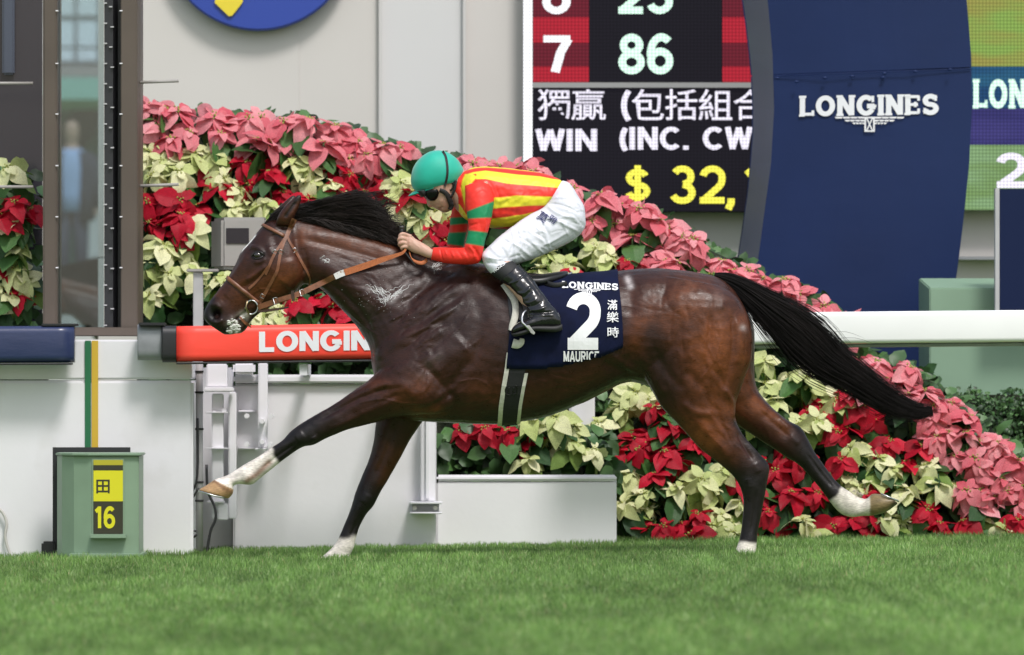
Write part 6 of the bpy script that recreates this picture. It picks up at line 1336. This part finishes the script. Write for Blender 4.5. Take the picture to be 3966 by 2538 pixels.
# photo places (in 2406 px wide terms) of colour patches
SEED = {'pink': [(350,250),(420,262),(500,268),(580,280),(660,285),(730,285),(790,300),(360,300),(440,310),(520,312),(600,325),(680,330),(760,335),(840,330),(900,345),(950,355),(1020,400),(1110,384),(820,375),(900,390),(1140,385),(1210,395),(1260,405),
  (1350,440),(1400,460),(1450,480),(1390,520),(1500,495),(1440,530),(1540,520),(1600,555),(1490,555),(1550,580),(1640,590),(1700,610),(1590,620),(1500,600),(1760,635),(1680,650),(1830,660),(1760,680),(1880,690),(1840,720),(1940,725),(1900,745),
  (2000,840),(2060,845),(2130,865),(2080,890),(2180,915),(2130,930),(2240,950),(2190,980),(2280,985),(2230,1020),(2300,1040),(2250,1070),(2350,1065),(2300,1100),(2390,1085),(2350,1130),(2270,1150),(2400,1140),(2330,1165),(2400,1180),(1370,490)],
 'cream': [(392,355),(350,365),(364,415),(420,405),(460,360),(687,375),(740,395),(727,424),(780,430),(561,452),(620,470),(545,496),(606,485),(445,540),(384,580),(350,610),(440,590),(400,640),(350,690),(470,640),(969,484),(989,512),(949,436),(1010,545),(960,560),(930,500),
  (620,735),(700,745),(560,700),(1290,600),(1330,620),(1400,585),(1270,640),(1440,600),(1350,650),(1220,660),(1790,850),(1800,900),(1850,880),(1830,940),(1890,910),(1780,960),(1920,985),(2000,1060),(2060,1080),(2100,1105),(1990,1110),(2180,1090),(2050,1135),(2130,1150),(2200,1140),
  (1690,1215),(1700,1255),(1750,1180),(1890,1225),(1900,1255),(2110,1215),(2130,1250),(2310,1210),(2370,1250),(2080,1175),(1480,1120),(1500,1165),(1530,1190),(1460,1190),(1410,990),(1460,955),(1490,920),(1350,1005),(1300,985),(1250,985),(1650,1125),(1700,1105),(1600,1140),(1240,1080),(1290,1055),(1340,1040),(1390,1060),
  (30,580),(40,625),(15,540),(10,395),(60,660),(20,690),(1430,1100)],
 'red': [(485,391),(574,375),(634,403),(787,383),(868,405),(800,444),(941,440),(384,464),(465,480),(344,520),(586,430),(667,450),(730,470),(860,450),(430,510),(500,430),(350,470),(1009,532),(1060,520),(900,440),(380,530),(740,700),(790,720),(700,710),(840,740),(1050,560),
  (30,480),(65,495),(1990,920),(1900,960),(2050,990),(2100,1030),(1960,1010),(2020,950),(1850,1030),(1790,1080),(1830,1110),(2080,1050),(2130,1080),(2160,1045),(1880,1080),(1600,1230),(1640,1205),(1560,1240),(1620,1255),(1800,1205),(1850,1235),(1960,1240),(2010,1225),(2050,1245),(2180,1205),(2210,1235),(2250,1225),(2400,1225),(2390,1255),
  (1450,1050),(1500,1060),(1560,1060),(1530,1015),(1540,960),(1600,1000),(1490,1030),(1540,1110),(1590,1090),(1630,1040),(1080,1010),(1190,1015),(1230,1035),(1140,1005),(1760,1240),(1740,1120),(1930,1160),(1860,1160)]}
TOPD = [(0,215),(330,232),(450,244),(600,256),(740,266),(820,290),(960,330),(1100,362),(1230,392),(1330,430),(1400,450),(1480,470),(1560,500),(1650,558),(1720,590),(1800,636),(1860,650),(1900,676),(1960,725),(2000,800),(2140,850),(2200,880),(2250,930),(2310,960),(2350,1010),(2406,1065),(2480,1120),(2600,1200)]
def topline(x): return float(np.interp(x, [p[0] for p in TOPD], [p[1] for p in TOPD]))
def bankY(x, y):     # depth of the sloping bank under a point of it (photo terms, 2406 wide)
    if 1010 < x < 1400 and y > 960: return 2.55
    if x < 150: return 2.45
    h = (1290-y)/500; return 2.75+.42*max(h, 0)
heads = [(x, y, c) for c in SEED for (x, y) in SEED[c]]
rp = random.Random(21); base_h = list(heads)
while len(heads) < 296:      # a few smaller heads filling in beside the large ones
    x, y, c = rp.choice(base_h); x += rp.choice((-1, 1))*rp.uniform(26, 44); y += rp.uniform(-22, 26)
    if all(math.hypot(x-a, (y-b)*1.3) > 27 for a, b, _ in heads) and y < 1262 and not (88 < x < 340) and x < 2400 and not (1000 < x < 1420 and y > 960): heads.append((x, y, c if rp.random() < .8 or c == 'pink' else 'cream' if c == 'red' else 'red'))
where_x = [(330, 'at the left beside the winning post'), (640, 'above the camera housing'), (960, 'behind the flying mane'), (1290, 'behind the rider'), (1700, 'above the horse\'s quarters'), (2000, 'by the root of the tail'), (2600, 'at the right beyond the tail')]
def region(x, y):
    if x < 150: return 'left of the winning post'
    if 1010 < x < 1420 and y > 960: return 'in the low white planter'
    if y < 800:
        for lim, t in ((560, 'next to the winning post'), (880, 'above the horse\'s head'), (1150, 'by the rider\'s helmet'), (1420, 'behind the rider\'s seat'), (1720, 'above the horse\'s croup'), (3000, 'before the navy pillar')):
            if x < lim: return t
    if x < 1700: return 'between belly and hind leg'
    if y > 1170: return 'near the turf behind the hind hooves'
    return 'below the white rail'
nhead = 0; LAB = {}
for (x, y, c) in heads:
    if y < topline(x)-6: y = topline(x)+8
    xs, ys = x*1.6484+rp.gauss(0, 8), y*1.6484+rp.gauss(0, 6); Y = bankY(x, y)+rp.uniform(-.06, .05)
    k = rp.randrange(7); P_ = PROT[c][k]
    first = (c, k) not in used; o = P_ if first else P_.copy(); used[(c, k)] = 1
    if not first:
        C.objects.link(o)
        for ch in P_.children:
            q = ch.copy(); q.parent = o; C.objects.link(q)
    o.location = at(xs, ys, Y-.10)
    o.rotation_euler = (math.radians(rp.uniform(28, 62)), rp.gauss(0, .25), rp.gauss(0, .3)); o.rotation_euler = (Matrix.Rotation(rp.gauss(0, .35), 3, 'Y') @ Matrix.Rotation(math.radians(rp.uniform(4, 58)), 3, 'X') @ Matrix.Rotation(rp.random()*6.28, 3, 'Z')).to_euler()
    sc = rp.uniform(.88, 1.18)*(1.1 if c == 'pink' else 1)*(1.0 if y > 700 else 1.04); o.scale = (sc, sc, sc)
    rgn = region(x, y); o['category'] = 'poinsettia'; o['group'] = '%s poinsettias %s' % (c, rgn); LAB.setdefault((c, rgn), []).append((y, x, o)); nhead += 1
ORD = ['first', 'second', 'third', 'fourth', 'fifth', 'sixth', 'seventh', 'eighth', 'ninth', 'tenth']
for (c, rgn), L_ in LAB.items():
    L_.sort(key=lambda t: t[0]); nr = max(1, round((len(L_))**.5)) if len(L_) > 3 else 1; per = math.ceil(len(L_)/nr)
    rws = [L_[i:i+per] for i in range(0, len(L_), per)]; nm = {1: [''], 2: ['upper row', 'lower row'], 3: ['top row', 'middle row', 'bottom row']}.get(len(rws)) or ['row %s from the top' % ORD[i] for i in range(len(rws))]
    for rn, rw in zip(nm, rws):
        rw.sort(key=lambda t: t[1])
        for i, (_, _, o) in enumerate(rw):
            o['label'] = '%s poinsettia %s' % (c, rgn)+('' if len(L_) == 1 else (', %s from left' % ORD[i])+(' in %s' % rn if rn else ''))
for c in PROT:
    for k in range(7):
        if (c, k) not in used:
            for ch in list(PROT[c][k].children): bpy.data.objects.remove(ch)
            bpy.data.objects.remove(PROT[c][k])
# the bank of earth under them
M_earth = mat('bank_earth', (.016, .022, .010), rough=1, noise=(12, .4), bump=(25, 1, (1, 1, 1), .03))
mb = MB(); V = []; rows_n = 14
for xs_d in (list(range(-300, 101, 40)), list(range(322, 2640, 40))):
  mb = MB(); V = []
  for xd in xs_d:
      t0 = topline(max(xd, 0))+22
      for j in range(rows_n+1):
          yd = t0+(1300-t0)*j/rows_n if t0 < 1290 else 1290+j
          h = (1290-yd)/500; Y = 3.02+.42*max(h, 0); V.append(at(xd*1.6484, yd*1.6484, Y))
      p = V[-rows_n-1]; V.append(Vector((p.x, p.y+.5, p.z))); V.append(Vector((p.x, p.y+.6, -.3)))
  m = rows_n+3; F = []
  for i in range(len(xs_d)-1):
      for j in range(m-1):
          a_, b_2 = (i*m+j, i*m+j+1)
      order = [m-1, m-2]+list(range(rows_n+1))
      for q in range(len(order)-1): F.append((i*m+order[q], i*m+order[q+1], (i+1)*m+order[q+1], (i+1)*m+order[q]))
  obj('bank', mesh_of(V, F, 'bank', True), M_earth, kind='structure')
# leaves filling between the heads: nobody could count them
def leaf_cloud(name, pts, sizes, mt, seed, up=.5):
    r = np.random.default_rng(seed); src = LFM[0]; n0 = len(src.vertices); B = np.empty(n0*3); src.vertices.foreach_get('co', B); B = B.reshape(-1, 3)
    fl = np.array([tuple(p.vertices) for p in src.polygons]); N = len(pts); VV = np.empty((N, n0, 3)); 
    for i in range(N):
        Rm = np.array(Matrix.Rotation(r.normal(0, .8), 3, 'Y') @ Matrix.Rotation(r.uniform(.3, 1.3), 3, 'X') @ Matrix.Rotation(r.random()*6.28, 3, 'Z') @ Matrix.Rotation(r.uniform(0, .9), 3, 'Y')); VV[i] = (B*sizes[i])@Rm.T+np.array(pts[i])
    FF = (fl[None]+(np.arange(N)*n0)[:, None, None]).reshape(-1, 4); me = bpy.data.meshes.new(name); me.vertices.add(N*n0); me.vertices.foreach_set('co', VV.ravel()); me.loops.add(FF.size); me.loops.foreach_set('vertex_index', FF.ravel()); me.polygons.add(len(FF)); me.polygons.foreach_set('loop_start', np.arange(len(FF))*4); me.update(calc_edges=True); me.shade_smooth()
    pc = np.repeat(np.clip(r.normal(1, .3, N), .4, 1.7), n0); hue = np.repeat(r.random(N), n0); c = np.stack([(.022+.03*hue)*pc, (.062+.055*hue)*pc, (.018+.012*hue)*pc], 1); paint(me, 'leafc', c); return me
M_fill = mat('leaf_fill', (.03, .08, .02), rough=.5, attr='leafc'); pts = []; sz = []
rq = random.Random(9)
while len(pts) < 5200:
    xd = rq.uniform(-120, 2560); t0 = topline(max(xd, 0)); 
    if t0 > 1280 or (95 < xd < 330 and rq.random() < 2): continue
    yd = rq.uniform(t0+14, 1290)
    if 1010 < xd < 1400 and yd > 960 and rq.random() < .6: continue
    pts.append(tuple(at(xd*1.6484, yd*1.6484, 2.92+.42*max((1290-yd)/500, 0)+rq.uniform(-.1, .06)))); sz.append(rq.uniform(.07, .13))
for k in range(1500):       # the back of the bank
    xd = rq.choice((rq.uniform(-120, 95), rq.uniform(330, 2400), rq.uniform(330, 2400), rq.uniform(330, 2400))); t0 = topline(max(xd, 0)); h = max((1290-t0)/500, 0); d = rq.uniform(.08, .62)
    p = at(xd*1.6484, (t0+40)*1.6484, 2.98+.42*h); pts.append((p.x, p.y+d, p.z+.03+rq.uniform(-.03, .02))); sz.append(rq.uniform(.07, .12))
for k in range(420):
    xd = rq.uniform(1030, 1440); yd = rq.uniform(1015, 1130); pts.append(tuple(at(xd*1.6484, yd*1.6484, rq.uniform(2.45, 2.85)))); sz.append(rq.uniform(.08, .13))
for k in range(200):
    xd = rq.uniform(-60, 88); yd = rq.uniform(400, 765); pts.append(tuple(at(xd*1.6484, yd*1.6484, rq.uniform(2.5, 2.8)))); sz.append(rq.uniform(.07, .11))
obj('foliage', leaf_cloud('foliage', pts, sz, M_fill, 4), M_fill, kind='stuff', label='dark green leaves filling the bank between the poinsettias', cat='foliage')
# clipped hedge at the right
hp_ = []; hz = []
for k in range(5200):
    xd = rq.uniform(2235, 2620); yd = rq.uniform(918+10*math.sin(xd*.06), 1110); hp_.append(tuple(at(xd*1.6484, yd*1.6484, 3.55+rq.uniform(0, .3)+(.25 if yd < 930 else 0)))); hz.append(rq.uniform(.018, .034))
hg = leaf_cloud('hedge', hp_, hz, M_fill, 6)
he = obj('hedge', hg, mat('hedge_leaf', (.05, .13, .03), rough=.5, attr='leafc'), label='clipped dark green hedge at the right below the green cabinet', cat='hedge')
_p = he.data.materials[0].node_tree
m_ = MB(); bx(m_, 3690, 1530, 4320, 1860, 3.75, 4.0); m_.build('branches', M_earth, he)
